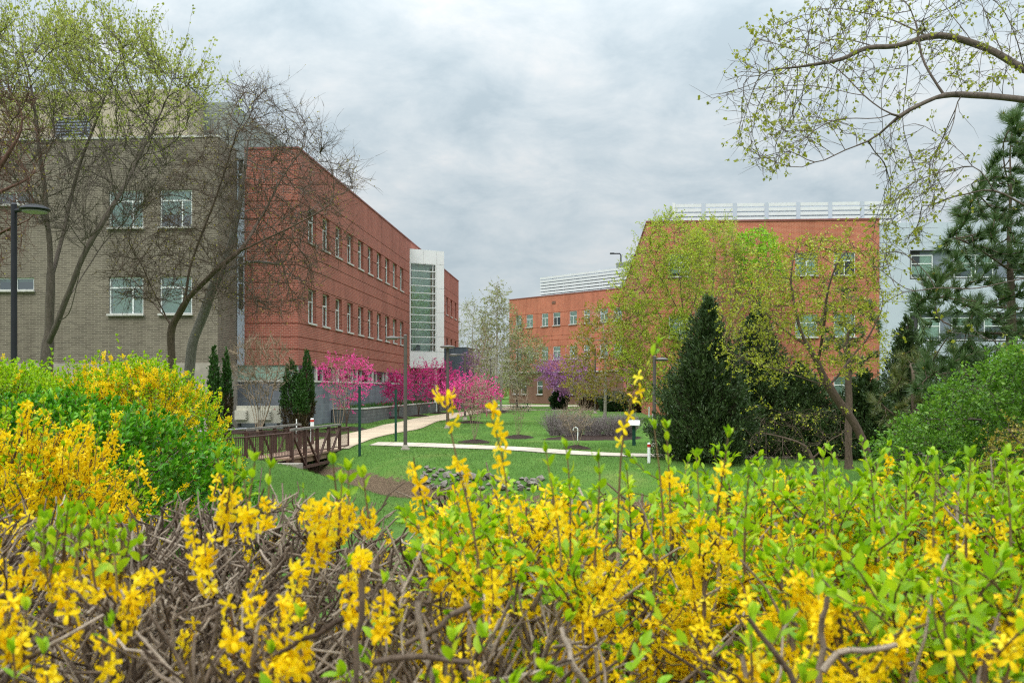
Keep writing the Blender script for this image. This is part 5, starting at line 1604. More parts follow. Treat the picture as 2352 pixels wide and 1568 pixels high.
tree('young_tree', 'bronze yellow leaved tree with a straight pale trunk behind the grey twiggy hedge', 66.0,
     [[(1390, 965), (1390, 900), (1391, 840), (1388, 780), (1386, 730)]],
     [(1292, 880), (1300, 820), (1322, 770), (1345, 720), (1375, 696), (1405, 712), (1440, 760), (1480, 830), (1500, 900), (1450, 930), (1390, 920), (1330, 925)], 2.6, 650, 'bark_pale', .11, step=.35, di=2.4, dk=.55, seed=101,
     bias=(0, 0, .12), rmin=.009, twig=(1.8, .8, .009, 3, .55, .14, (0, 0, .14)), twig2=(1.0, .4, .007, 2, .6, .2, (0, 0, .1)), leaf=(2, .14, .42, 'leaf_bronze', .5, .7), rleaf=.05)
tree('deciduous_tree', 'light green tree with ascending dark branches before the left corner of the brick block', 62.0,
     [[(1592, 965), (1590, 880), (1582, 800), (1572, 730), (1562, 650), (1552, 570), (1545, 520)],
      [(1586, 830), (1545, 770), (1500, 700), (1460, 640)], [(1575, 740), (1530, 660), (1490, 590)], [(1590, 860), (1530, 820), (1465, 760), (1420, 720)], [(1578, 760), (1600, 680), (1612, 600)], [(1590, 890), (1540, 870), (1470, 850)]],
     [(1400, 700), (1430, 620), (1440, 590), (1480, 560), (1500, 510), (1545, 490), (1580, 530), (1625, 560), (1640, 680), (1640, 850), (1600, 930), (1500, 930), (1440, 880), (1410, 800)], 3.0, 900, 'bark_brown', .16, step=.38, di=2.4, dk=.55, seed=102,
     bias=(-.03, 0, .1), rmin=.009, twig=(2.0, .9, .009, 3, .5, .13, (0, 0, .12)), twig2=(1.3, .45, .007, 2, .6, .2, (0, 0, .06)), leaf=(3, .09, .38, 'leaf_lime', .54, .7), rleaf=.05)
tree('deciduous_tree', 'oval tree of dense tan twigs with a yellow green top, behind the juniper', 68.0,
     [[(1636, 965), (1636, 850), (1638, 740), (1638, 620), (1640, 540)], [(1636, 850), (1600, 740), (1590, 640)], [(1636, 850), (1675, 740), (1685, 640)]],
     [(1570, 740), (1562, 640), (1580, 570), (1610, 525), (1640, 508), (1680, 520), (1705, 580), (1712, 680), (1700, 780), (1640, 820)], 2.4, 800, 'bark_tan', .16, step=.36, di=2.4, dk=.5, seed=103,
     bias=(0, 0, .22), rmin=.009, twig=(2.4, .9, .009, 3, .35, .1, (0, 0, .22)), twig2=(1.4, .45, .007, 2, .4, .15, (0, 0, .2)), leaf=(3, .09, .38, 'leaf_lime', .62, .6, (1.8, -.6)), rleaf=.05)
tree('deciduous_tree', 'bright green leafy crown beside the tan oval tree before the brick block', 69.0,
     [[(1742, 965), (1742, 850), (1742, 700), (1742, 600), (1740, 550)], [(1742, 700), (1715, 620), (1708, 570)], [(1742, 700), (1775, 630), (1785, 590)]],
     [(1690, 640), (1688, 575), (1700, 535), (1745, 523), (1785, 550), (1805, 610), (1825, 690), (1800, 780), (1700, 770), (1680, 700)], 2.4, 520, 'bark_brown', .14, step=.36, di=2.2, dk=.5, seed=104,
     bias=(0, 0, .12), rmin=.009, twig=(2.4, .7, .009, 3, .6, .15, (0, 0, .12)), leaf=(3, .13, .42, 'leaf_bright', .62, .8, (1.6, -.35)), rleaf=.05)

# ------------------------------------------------------------------ evergreens and tangled trees on the right
def juniper(label, px, Y, y_top, hw, seed, n=1500, lean=0.0):
    p = W(px, y_top, Y); g = gz(p[0], Y); H = p[2] - g; w_ = hw / F * Y
    plumes('juniper', label, (p[0] - lean, Y), H, lambda t: w_ * np.interp(t, [0, .05, .15, .35, .6, .8, 1], [.55, .85, 1.0, .86, .56, .33, .03]), n, 'juniper', 'evergreen', seed, sub=(26, .13, .16), up=.6, length=.95, rt=.12, inner=.25, group='dark junipers', lean=lean, rough=.13)
juniper('large dark juniper cone right of the lone lamp post', 1628, 36.0, 682, 112, 111, 2700, .15)
juniper('second dark juniper set behind, its top among the weeping branches', 1738, 38.5, 700, 108, 112, 2500, -.1)
juniper('low dark juniper in the shade under the weeping tree', 1838, 38.0, 835, 110, 113, 2000)
juniper('low dark juniper beside the marker post below the pine', 1985, 37.0, 850, 95, 114, 1800)
juniper('broad dark juniper behind the maple at the foot of the tall pine', 2230, 38.0, 790, 120, 115, 2200)
juniper('dark juniper between the olive pine and the white building corner', 2085, 41.0, 725, 78, 116, 1900)

tree('weeping_larch', 'twisted tree with drooping branches of yellow green tufts and a trunk leaning left', 27.0,
     [[(2012, 1075), (1995, 1035), (1965, 980), (1935, 930), (1905, 890), (1880, 830), (1850, 790), (1838, 760), (1822, 690), (1815, 620), (1830, 560)],
      [(1905, 890), (1850, 870, -.6), (1790, 850, -1.0), (1720, 830, -1.2), (1660, 800, -1.3)],
      [(1850, 790), (1790, 750, .4), (1740, 700, .6), (1690, 660, .8)],
      [(1880, 830), (1890, 760, -.5), (1900, 680, -.8), (1920, 600, -1), (1960, 560, -1)],
      [(1935, 930), (1880, 950, -1), (1800, 950, -1.2), (1730, 930, -1.4)],
      [(1905, 890), (1950, 830, .7), (2000, 770, 1), (2030, 700, 1)]],
     [[(1650, 840), (1655, 720), (1690, 640), (1740, 590), (1800, 540), (1880, 530), (1960, 525), (2030, 560), (2045, 680), (2030, 820), (1960, 860), (1830, 850), (1740, 880)],
      [(1660, 700), (1740, 590), (1880, 530), (2030, 560), (2040, 700), (1900, 760), (1750, 740)]],
     2.2, 800, 'bark_brown', .115, step=.28, di=1.6, dk=.42, seed=121, bias=(0, 0, .0), rmin=.006,
     twig=(1.5, .65, .0055, 4, .7, .18, (0, 0, -.12)), twig2=(.9, .34, .0045, 3, .7, .2, (0, 0, -.2)),
     leaf=(3, .07, .30, 'leaf_yellowgreen', .48, .9), rleaf=.035)
tree('bare_thicket', 'tangle of bare grey brown branches low beneath the weeping tree', 25.0,
     [[(1880, 1120), (1870, 1060), (1850, 1010), (1820, 980)], [(1870, 1060), (1900, 1010), (1950, 990)], [(1850, 1020), (1790, 1000), (1740, 990)]],
     [(1700, 1010), (1740, 950), (1830, 930), (1930, 940), (1980, 990), (1960, 1070), (1850, 1090), (1740, 1070)], 1.6, 300, 'bark_brown', .06, step=.22, di=1.3, dk=.36, seed=122, bias=(0, 0, 0), rmin=.005,
     twig=(1.8, .45, .004, 4, .7, .25, (0, 0, -.06)), leaf=(1, .05, .3, 'leaf_yellowgreen', .08, .8), rleaf=.03, cat='shrub')


def pine(label, Y, limbs, crown, dY, n, seed, rt=.2, mat='pine', per=42, nl=.2, keep=1.0, nw=.008):
    r = np.random.default_rng(seed)
    L3 = [px_limb(L, Y, k == 0) for k, L in enumerate(snap_limbs(limbs))]
    att = envelope(crown, Y, dY, int(n * 1.7), r, .12)
    P, par, rad, ch, cnt = skeleton(L3, att, 1.8, .36, .26, r, (0, 0, .02), .18, rt=rt, rmin=.008)
    root = thing('pine_tree', label, 'tree', tuple(L3[0][0]), 'pine trees')
    off = BASE[root.name]
    P, V, Fq = wood_tree(P, par, rad, cnt)
    link('trunk', np_mesh('trunk', V - off, Fq, smooth=True), M['bark_brown'], root)
    tip = np.where((par >= 0) & (cnt <= 3))[0]
    tip = tip[r.random(len(tip)) < keep]
    D = nrm(P[tip] - P[par[tip]] + np.array([0, 0, .12]))
    i = np.repeat(np.arange(len(tip)), per)
    S = P[tip][i] - D[i] * (r.random((len(i), 1)) * .16)
    d = rand_dirs(D[i], .75, r)
    V, Ft, var = needle3(S, d, nl * r.uniform(.6, 1.15, len(i)), nw, r)
    var = np.clip(var * .6 + np.repeat(np.repeat(r.random(len(tip)), per), 3) * .45, 0, 1)
    link('needles', np_mesh('needles', V - off, Ft, var=var), M[mat], root)
    c = tip[r.random(len(tip)) < .10]
    q = P[c] + r.normal(size=(len(c), 3)) * .03
    V, Ft, var = leaf4(np.repeat(q, 5, 0), nrm(r.normal(size=(len(c) * 5, 3)) + [0, 0, .6]), np.full(len(c) * 5, .055), .4, r)
    link('cone_clumps', np_mesh('cone_clumps', V - off, Ft, var=var), M['leaf_bronze'], root)
    return root


pine('tall pine with long needles in front of the white building', 21.0,
     [[(2335, 1120), (2330, 900), (2322, 700), (2318, 520), (2322, 380), (2328, 250)],
      [(2322, 720), (2230, 690, -.6), (2150, 680, -1), (2090, 690, -1.3)], [(2320, 620), (2230, 560, -.6), (2170, 540, -.9)], [(2330, 850), (2230, 850, -.6), (2130, 860, -1), (2080, 890, -1.2)],
      [(2320, 520), (2250, 450, -.5), (2220, 420, -.7)], [(2318, 450), (2300, 350, -.3), (2310, 290, -.5)], [(2325, 760), (2240, 770, .6), (2160, 740, 1.0)]],
     [(2065, 720), (2095, 640), (2180, 560), (2160, 500), (2230, 420), (2280, 340), (2300, 270), (2345, 230), (2420, 300), (2450, 700), (2430, 1000), (2300, 960), (2150, 950), (2080, 900), (2110, 800)],
     2.2, 1350, 131, .14, per=56, nl=.27, nw=.0095)
pine('olive green pine low behind the maple, right of the leaning trunk', 25.0,
     [[(2100, 1110), (2095, 1000), (2098, 900), (2110, 830)], [(2096, 950), (2160, 900), (2230, 880)], [(2096, 980), (2040, 940), (2010, 920)]],
     [(1990, 960), (2010, 870), (2060, 810), (2130, 790), (2220, 830), (2280, 890), (2290, 960), (2180, 1010), (2060, 1020)], 1.8, 380, 132, .12, 'pine_olive', 42, .22)
pine('small dark pine standing behind the weeping tree', 34.0,
     [[(1950, 1060), (1950, 900), (1945, 780), (1935, 690)], [(1948, 800), (1900, 760), (1870, 740)], [(1948, 760), (2000, 720), (2020, 700)]],
     [(1850, 760), (1880, 690), (1930, 640), (1990, 670), (2040, 720), (2030, 800), (1990, 860), (1900, 850)], 1.6, 170, 133, .12, 'pine', 44, .24, .8, .011)
pine('low pine spray behind the hedge at the foot of the leaning trunk', 17.5,
     [[(2050, 1200), (2050, 1120), (2060, 1075)], [(2050, 1120), (2010, 1080), (1990, 1060)], [(2050, 1110), (2110, 1080), (2150, 1075)]],
     [(1975, 1090), (2000, 1050), (2080, 1035), (2160, 1060), (2180, 1120), (2080, 1160), (2000, 1150)], 1.0, 150, 134, .05, 'pine_olive', 40, .2)

tree('maple_tree', 'low spreading maple with layers of fresh green leaves behind the leafy hedge', 15.0,
     [[(2420, 1130), (2380, 1040), (2330, 990), (2250, 960), (2170, 960), (2100, 970)],
      [(2380, 1040), (2310, 1030), (2230, 1030), (2150, 1040), (2060, 1045)],
      [(2400, 1080), (2390, 960), (2340, 900), (2270, 880), (2200, 890)],
      [(2390, 960), (2390, 870), (2350, 820), (2310, 810)]],
     [[(2000, 1040), (2040, 985), (2120, 930), (2200, 940), (2260, 1000), (2260, 1080), (2150, 1100), (2040, 1080)],
      [(2130, 930), (2170, 880), (2250, 845), (2352, 830), (2430, 880), (2430, 960), (2300, 950), (2200, 940)],
      [(2230, 1000), (2300, 950), (2430, 960), (2430, 1110), (2250, 1110)],
      [(2270, 830), (2320, 800), (2420, 790), (2420, 880), (2300, 860)]],
     1.3, 900, 'bark_dark', .07, step=.17, di=.95, dk=.24, seed=141, bias=(0, 0, -.01), wob=.2, rmin=.0035,
     twig=(3.0, .24, .003, 3, .6, .15, (0, 0, .02)), leaf=(3, .06, .3, 'leaf_maple', .7, .8), rleaf=.012)
tree('bronze_shrub', 'dull bronze leaved shrub at the edge below the maple', 13.0,
     [[(2400, 1170), (2380, 1080), (2340, 1010), (2310, 980)], [(2380, 1080), (2320, 1060), (2260, 1050)]],
     [(2230, 1080), (2260, 1010), (2320, 970), (2440, 940), (2440, 1130), (2260, 1130)], .9, 380, 'bark_brown', .04, step=.14, di=.8, dk=.2, seed=142, rmin=.003,
     twig=(2.6, .2, .003, 3, .7, .2, (0, 0, .03)), leaf=(2, .036, .35, 'leaf_bronze', .5, .8), rleaf=.012, cat='shrub')

# the big tree whose limbs reach in from the right edge
tree('oak_tree', 'big tree outside the right edge whose long limbs with young leaves arch into the sky', 11.0,
     [[(2600, 1250), (2590, 900), (2570, 600), (2540, 420), (2500, 300), (2480, 180), (2470, 60), (2480, -80)],
      [(2500, 290), (2430, 250, -.2), (2352, 229, -.4), (2260, 222, -.5), (2200, 212, -.6), (2165, 216, -.7), (2120, 240, -.8), (2060, 265, -.9), (1995, 276, -1.0), (1930, 268, -1.0), (1880, 290, -1.1), (1840, 325, -1.2), (1815, 350, -1.2)],
      [(2480, 210), (2400, 175, .2), (2352, 165, .3), (2300, 122, .3), (2232, 98, .4), (2160, 78, .4), (2110, 88, .4), (2060, 110, .4), (2000, 105, .4), (1930, 85, .5)],
      [(2165, 216), (2135, 170, -.6), (2112, 125, -.5), (2108, 60, -.5), (2085, 0, -.4)],
      [(2050, 268), (1985, 225, -1.0), (1910, 200, -1.1), (1830, 192, -1.2), (1760, 205, -1.3), (1690, 212, -1.4), (1635, 222, -1.4)],
      [(1985, 225), (1940, 170, -.9), (1880, 130, -.9), (1810, 110, -.9), (1740, 85, -.9)],
      [(2540, 430), (2440, 500, -.5), (2347, 471, -.8), (2296, 438, -.9), (2236, 377, -1), (2202, 343, -1), (2161, 316, -1.1), (2134, 290, -1.1), (2101, 269, -1.1)],
      [(2236, 377), (2180, 390, -1.2), (2110, 410, -1.3), (2050, 450, -1.4)],
      [(2232, 98), (2190, 40, .5), (2150, -20, .6)], [(2300, 122), (2270, 50, .4), (2240, -30, .5)],
      [(2352, 165), (2340, 90, 0), (2310, 20, 0)],
      [(2200, 212), (2190, 290, -.9), (2160, 355, -1.2), (2105, 425, -1.4), (2040, 470, -1.5)],
      [(2060, 265), (2010, 325, -.7), (1950, 335, -.6), (1885, 378, -.5), (1840, 398, -.5)],
      [(2130, 80), (2050, 42, .6), (1960, 22, .8), (1880, 12, .9)],
      [(2000, 105), (1930, 140, 0), (1850, 150, -.2), (1780, 163, -.4), (1715, 168, -.5)],
      [(2560, 640), (2440, 640, -.4), (2351, 634, -.6), (2272, 661, -.7), (2200, 662, -.8), (2130, 660, -.9), (2087, 682, -.9), (2019, 692, -1)],
      [(2575, 760), (2450, 800, -.6), (2350, 790, -.8), (2260, 780, -1), (2180, 760, -1)]],
     [[(1612, 228), (1640, 190), (1680, 140), (1735, 70), (1850, 10), (1960, -40), (2050, -40), (2010, 110), (1900, 210), (1720, 260)],
      [(1680, 280), (1760, 230), (1920, 250), (1990, 300), (1900, 310), (1850, 345), (1790, 400), (1740, 405), (1700, 350)],
      [(1850, -40), (2120, -80), (2300, -80), (2420, -60), (2420, 180), (2200, 200), (2050, 250), (1950, 150)],
      [(1985, 330), (2080, 300), (2180, 380), (2190, 470), (2100, 560), (2050, 620), (1985, 640), (2010, 500), (2030, 420)]],
     1.1, 1750, 'bark_dark', .08, step=.15, di=.75, dk=.2, seed=151, bias=(0, 0, -.01), wob=.22, rmin=.0035,
     twig=(1.7, .28, .003, 3, .6, .2, (0, 0, -.02)), leaf=(4, .038, .40, 'leaf_oak', .17, .8), rleaf=.01, dens=1.6, tipcnt=4)
#@@PART5

# ------------------------------------------------------------------ forsythia hedges
class Forsythia:
    def __init__(s, name, label, base, seed, cat='hedge', group=None, cane='cane', shoot='cane_brown', leaf='bush_lime'):
        s.r = np.random.default_rng(seed); s.seg, s.sh, s.fl, s.lf = [], [], [], []
        s.root = thing(name, label, cat, base, group); s.m = (cane, shoot, leaf)

    def cane(s, pts, ra, rb, young=False):
        pts = np.array(pts); n = len(pts)
        rr = np.linspace(ra, rb, n)
        (s.sh if young else s.seg).append((pts[:-1], pts[1:], rr[:-1], rr[1:], np.full(n - 1, s.r.random())))

    def shoot(s, pts, r0, leaf_from=.5, pf=.8, pl=.9, sp=.03, ls=.034, fs=.0172, bare=0.0, nf=2):
        """one flowering shoot with opposite leaves towards its tip"""
        r = s.r
        Q = resample(pts, sp); n = len(Q)
        s.cane(Q, r0, r0 * .45, True)
        T = nrm(np.gradient(Q, axis=0)) if n > 2 else np.repeat(nrm(Q[-1:] - Q[:1]), n, 0)
        x, y = frames(T)
        a0 = r.uniform(0, 6.28)
        for i in range(n):
            t = i / max(1, n - 1)
            if t < bare: continue
            for h in (0, 1):
                a = a0 + i * 1.571 + h * np.pi
                side = x[i] * np.cos(a) + y[i] * np.sin(a)
                if t >= leaf_from:
                    if r.random() < pl:
                        up = .45 + .8 * t
                        d = T[i] * up + side * (1.25 - .65 * t) + r.normal(size=3) * .15
                        s.lf.append((Q[i], d / np.linalg.norm(d), ls * r.uniform(.65, 1.25) * (1.1 - .35 * t)))
                elif r.random() < pf:
                    for _ in range(r.integers(1, nf + 1)):
                        d = side + r.normal(size=3) * .45 + np.array([0, 0, -.15])
                        d /= np.linalg.norm(d)
                        s.fl.append((Q[i] + d * fs * .35, d, fs * r.uniform(.8, 1.2)))
        if leaf_from < 1 and pl > .3:
            for k in range(3):
                d = T[-1] + r.normal(size=3) * .35; s.lf.append((Q[-1], d / np.linalg.norm(d), ls * r.uniform(.5, .9)))

    def build(s):
        off = BASE[s.root.name]; r = s.r
        for nm, sg, mt in (('canes', s.seg, s.m[0]), ('shoots', s.sh, s.m[1])):
            if sg:
                A = np.concatenate([q[0] for q in sg]); B = np.concatenate([q[1] for q in sg]); a = np.concatenate([q[2] for q in sg]); b = np.concatenate([q[3] for q in sg])
                V, Fq = seg_mesh(A, B, a, b, 6)
                vv = np.repeat(np.concatenate([q[4] for q in sg]), 12)
                link(nm, np_mesh(nm, V - off, Fq, var=vv, smooth=True), M[mt], s.root)
        if s.lf:
            P, D, S = (np.array(q) for q in zip(*s.lf)); V, Fq, var = leaf_inst(P, D, S, r)
            link('leaves', np_mesh('leaves', V - off, Fq, var=var, smooth=True), M[s.m[2]], s.root)['kind'] = 'stuff'
        if s.fl:
            P, D, S = (np.array(q) for q in zip(*s.fl)); V, Fq, var = instance(FT, P, D, S, r, 'z')
            link('blossoms', np_mesh('blossoms', V - off, Fq, var=var, smooth=True), M['petal'], s.root)['kind'] = 'stuff'
        print(s.root.name, 'leaves', len(s.lf), 'flowers', len(s.fl))


def wander(A, B, n, w, r):
    t = np.linspace(0, 1, n)[:, None]
    P = A + (B - A) * t
    return P + np.cumsum(r.normal(size=(n, 3)), 0) * w * np.sin(np.pi * t)


def patch(x, y, z, s=1.0, ph=0.0):
    return math.sin(x * 5.1 * s + ph) * math.sin(y * 4.3 * s + 1.7 * ph) + .6 * math.sin(x * 11 * s + z * 7 + ph) * math.sin(y * 9.7 * s - z * 6)


def hedge_bush(name, label, x0, x1, y0, y1, top, dens, seed, style, leaf='bush_lime', **kw):
    g = gz((x0 + x1) / 2, (y0 + y1) / 2)
    f = Forsythia(name, label, ((x0 + x1) / 2, (y0 + y1) / 2, g), seed, leaf=leaf, group='forsythia hedge beside the viewer')
    r = f.r
    n = int((x1 - x0) * (y1 - y0) * dens)
    for k in range(n):
        x, y = r.uniform(x0, x1), r.uniform(y0, y1)
        zt = top(x, y)
        B = np.array([x, y, gz(x, y) - .03]); lean = r.normal(size=2) * .1
        E = np.array([x + lean[0], y + lean[1], zt - r.uniform(.0, .22)])
        P = wander(B, E, 9, .006 if style == 'pruned' else .009, r)
        cr = r.uniform(.0035, .007)
        f.cane(P, cr * 1.15, cr * .8)
        for q in range(int(kw.get('nb', 8) * r.uniform(.6, 1.4))):
            t = 1 - abs(r.normal()) * (.15 if style == 'pruned' else .28)
            if t < .3: t = r.uniform(.45, 1)
            S = P[min(8, int(t * 8))] + (P[min(8, int(t * 8) + 1)] - P[min(8, int(t * 8))]) * (t * 8 % 1)
            d = nrm(np.array([r.normal() * .8, r.normal() * .8, r.uniform(.1, 1.3)]))
            L = r.uniform(.07, .24)
            E2 = S + d * L + np.array([0, 0, .03])
            over = E2[2] - top(E2[0], E2[1])
            v = patch(S[0], S[1], S[2], kw.get('ps', 1), kw.get('ph', 0))
            depth = zt - S[2]
            if style == 'pruned':
                if over > 0: E2 = S + (E2 - S) * max(.3, 1 - over / max(.05, E2[2] - S[2]))
                f.cane(wander(S, E2, 4, .004, r), cr * r.uniform(.55, .85), cr * .45)
                if r.random() < .55:
                    d2 = nrm(d + r.normal(size=3) * .7); f.cane(wander(E2 - (E2 - S) * .3, E2 + d2 * r.uniform(.03, .1) - [0, 0, max(0, over)], 3, .004, r), cr * .5, cr * .35)
                if r.random() < kw.get('fl', .10) + (.16 if v > .62 else 0):
                    E3 = S + nrm(d + r.normal(size=3) * .5) * r.uniform(.06, .16)
                    gl = r.random() < kw.get('lf', .25)
                    f.shoot(wander(S, E3, 4, .005, r), .0022, leaf_from=.55 if gl else 1.1, pf=.75, pl=.8, ls=.03, sp=.026)
            else:
                lo = depth > kw.get('flow_depth', .17)
                leafy = kw.get('leafy', .5) + v * .25
                lfrom = np.clip(.75 - leafy + (.45 if lo else 0) + r.normal() * .16, .05, 1.2)
                if lo and r.random() < .35:
                    f.cane(wander(S, E2, 4, .01, r), cr * .6, cr * .4); continue
                if not lo: E2[2] = max(E2[2], S[2] + L * .55)
                if over > .06: E2[2] -= over - .06
                f.shoot(wander(S, E2, 5, .008, r), .0026, leaf_from=lfrom, pf=kw.get('pf', .7) * (.55 + .45 * (v > -.4)), pl=.92, ls=kw.get('ls', .04), sp=.027)
    return f


NOISE_T = lambda x, y: .035 * math.sin(x * 4.1 + 1) * math.sin(y * 3.3) + .025 * math.sin(x * 9.3 + y * 5)
f1 = hedge_bush('forsythia_hedge', 'clipped forsythia hedge section of bare grey twigs with scattered yellow flowers', -2.35, .05, 1.55, 3.25,
                lambda x, y: 1.635 + .05 * (y - 1.5) / 1.7 + NOISE_T(x, y) - .03 * max(0, x + .4), 58, 201, 'pruned', nb=20, fl=.035, lf=.3, ps=.8)
f2 = hedge_bush('forsythia_hedge', 'middle forsythia hedge section thick with yellow flowers', -.25, .75, 1.55, 3.2,
                lambda x, y: 1.665 + .07 * (y - 1.5) / 1.7 + NOISE_T(x, y), 60, 202, 'leafy', nb=16, leafy=.36, pf=.8, flow_depth=.12, ps=.9, ph=.8)
f3 = hedge_bush('forsythia_hedge', 'tall leafy forsythia hedge section with lime green shoots over yellow flowers', .62, 2.35, 1.5, 3.4,
                lambda x, y: 1.65 + .09 * (y - 1.5) / 1.7 + NOISE_T(x, y) + .03 * x, 62, 203, 'leafy', nb=19, leafy=.66, pf=.85, flow_depth=.15, ph=2.0)


def sprig(f, px, Y, lf, pf=.9, pl=.95, r0=.0028, sp=.027, ls=.036, fs=.0175, bare=0, nf=2):
    P = np.array([W(a, b, Y + (c[0] if c else 0)) for a, b, *c in px])[::-1]
    P = np.concatenate([P[:1], (P[:-1] + P[1:]) / 2, P[-1:]]) if len(P) > 2 else P
    f.shoot(P, r0, lf, pf, pl, sp, ls, fs, bare, nf)


# long shoots that stand above the clipped top
sprig(f2, [(1020, 905), (1030, 960), (1045, 1040), (1065, 1120), (1090, 1220), (1105, 1330)], 2.0, 1.1, .62, fs=.020, nf=2)
sprig(f2, [(1122, 945), (1145, 1000), (1160, 1080), (1168, 1160), (1172, 1260), (1175, 1350)], 2.05, 1.1, .62, fs=.020, nf=2)
sprig(f2, [(950, 1050), (960, 1120), (985, 1200), (1010, 1320)], 2.1, 1.1, .5, fs=.019)
sprig(f2, [(1512, 790), (1490, 840), (1462, 890), (1440, 950), (1430, 1010), (1422, 1090), (1418, 1250)], 2.15, .86, .42, .9, fs=.016, ls=.03, nf=1)
sprig(f3, [(1503, 985), (1510, 1040), (1520, 1120), (1525, 1230)], 2.2, .92, .0, .6, bare=.9)
sprig(f3, [(1672, 1005), (1668, 1050), (1655, 1110), (1645, 1200)], 2.1, .8, .6)
sprig(f3, [(1530, 985), (1535, 1050), (1540, 1130), (1540, 1240)], 2.2, .62, .6)
sprig(f2, [(1255, 1040), (1265, 1110), (1280, 1180), (1290, 1300)], 2.0, .55, .6)
sprig(f2, [(1300, 1030), (1310, 1100), (1310, 1200), (1310, 1320)], 2.15, .5, .6)
sprig(f2, [(1375, 1060), (1380, 1120), (1370, 1200), (1365, 1320)], 2.0, .55, .7)
for px, py in ((1890, 1050), (2085, 1060), (2000, 1075), (2230, 1050), (2310, 1050), (1780, 1075), (1600, 1050), (2150, 1080), (1720, 1090), (1440, 1080)):
    w_ = random.uniform(-12, 12)
    sprig(f3, [(px, py), (px + w_ * .5, py + 60), (px + w_, py + 130), (px + w_, py + 230)], random.uniform(1.9, 2.5), random.uniform(.2, .5), .85)
for (px, py, Y, lf) in ((500, 1052, 2.0, .55), (545, 1048, 2.05, .42), (585, 1060, 1.95, .3), (620, 1075, 2.05, .4), (560, 1100, 1.9, .35), (530, 1110, 2.0, .7),
                        (765, 1065, 2.0, .3), (800, 1080, 2.1, .35), (835, 1095, 2.1, .4), (785, 1110, 1.95, .5), (765, 1150, 1.9, 1.1), (740, 1160, 1.95, 1.1), (720, 1170, 1.9, 1.1),
                        (100, 1210, 1.9, .2), (140, 1185, 1.95, .15), (190, 1180, 1.9, .15), (230, 1190, 1.95, .2), (260, 1215, 1.9, .25), (170, 1230, 1.85, .2), (120, 1240, 1.9, .2), (285, 1240, 1.9, .3), (320, 1250, 1.95, .5), (70, 1245, 1.9, .9), (105, 1195, 1.92, .1), (155, 1172, 1.94, .1), (210, 1172, 1.96, .1), (245, 1180, 1.93, .1), (275, 1200, 1.9, .1), (185, 1205, 1.86, .1), (135, 1215, 1.87, .1), (225, 1215, 1.88, .1), (260, 1235, 1.86, .15), (300, 1220, 1.9, .2), (205, 1245, 1.84, .15), (90, 1225, 1.9, .15), (165, 1190, 2.0, .1), (240, 1205, 2.0, .1),
                        (470, 1230, 1.9, 1.1), (440, 1200, 1.95, 1.1), (530, 1390, 1.6, 1.1), (585, 1375, 1.62, 1.1), (640, 1385, 1.62, 1.1), (690, 1420, 1.6, .8), (690, 1300, 1.75, 1.1), (800, 1300, 1.75, .9), (830, 1280, 1.8, 1.1), (240, 1470, 1.5, 1.1), (60, 1400, 1.6, .9), (20, 1380, 1.6, 1.1), (300, 1330, 1.75, 1.1), (150, 1330, 1.65, 1.1), (100, 1500, 1.5, .9), (880, 1340, 1.7, .8), (620, 1500, 1.6, .9), (660, 1530, 1.55, 1.1), (250, 1440, 1.55, .6), (30, 1500, 1.5, .5)):
    d = random.uniform(-25, 25)
    sprig(f1, [(px, py), (px + d * .4, py + 55), (px + d, py + 120)], Y, lf, .85, .95, ls=.034, fs=.018, nf=3)
# crossing pruned canes in front
for pts, Y in (([(1290, 1440), (1310, 1490), (1345, 1568)], 1.6), ([(1900, 1370), (1895, 1470), (1880, 1600)], 1.55), ([(2060, 1480), (1960, 1530), (1890, 1540)], 1.5), ([(1720, 1420), (1760, 1490), (1830, 1600)], 1.5),
               ([(930, 1480), (1000, 1450), (1080, 1390)], 1.6), ([(1080, 1520), (960, 1515), (860, 1520)], 1.5), ([(640, 1500), (720, 1440), (790, 1420)], 1.6), ([(1000, 1600), (985, 1480), (960, 1380)], 1.55), ([(820, 1600), (838, 1450), (830, 1330)], 1.55)):
    P = np.array([W(a, b, Y) for a, b in pts]); P[-1 if P[-1][2] < P[0][2] else 0] += 0
    f = f1 if pts[0][0] < 1100 else f3
    f.cane(wander(P[0], P[-1], 7, .004, f.r), .004, .0055)
for f in (f1, f2, f3): f.build()


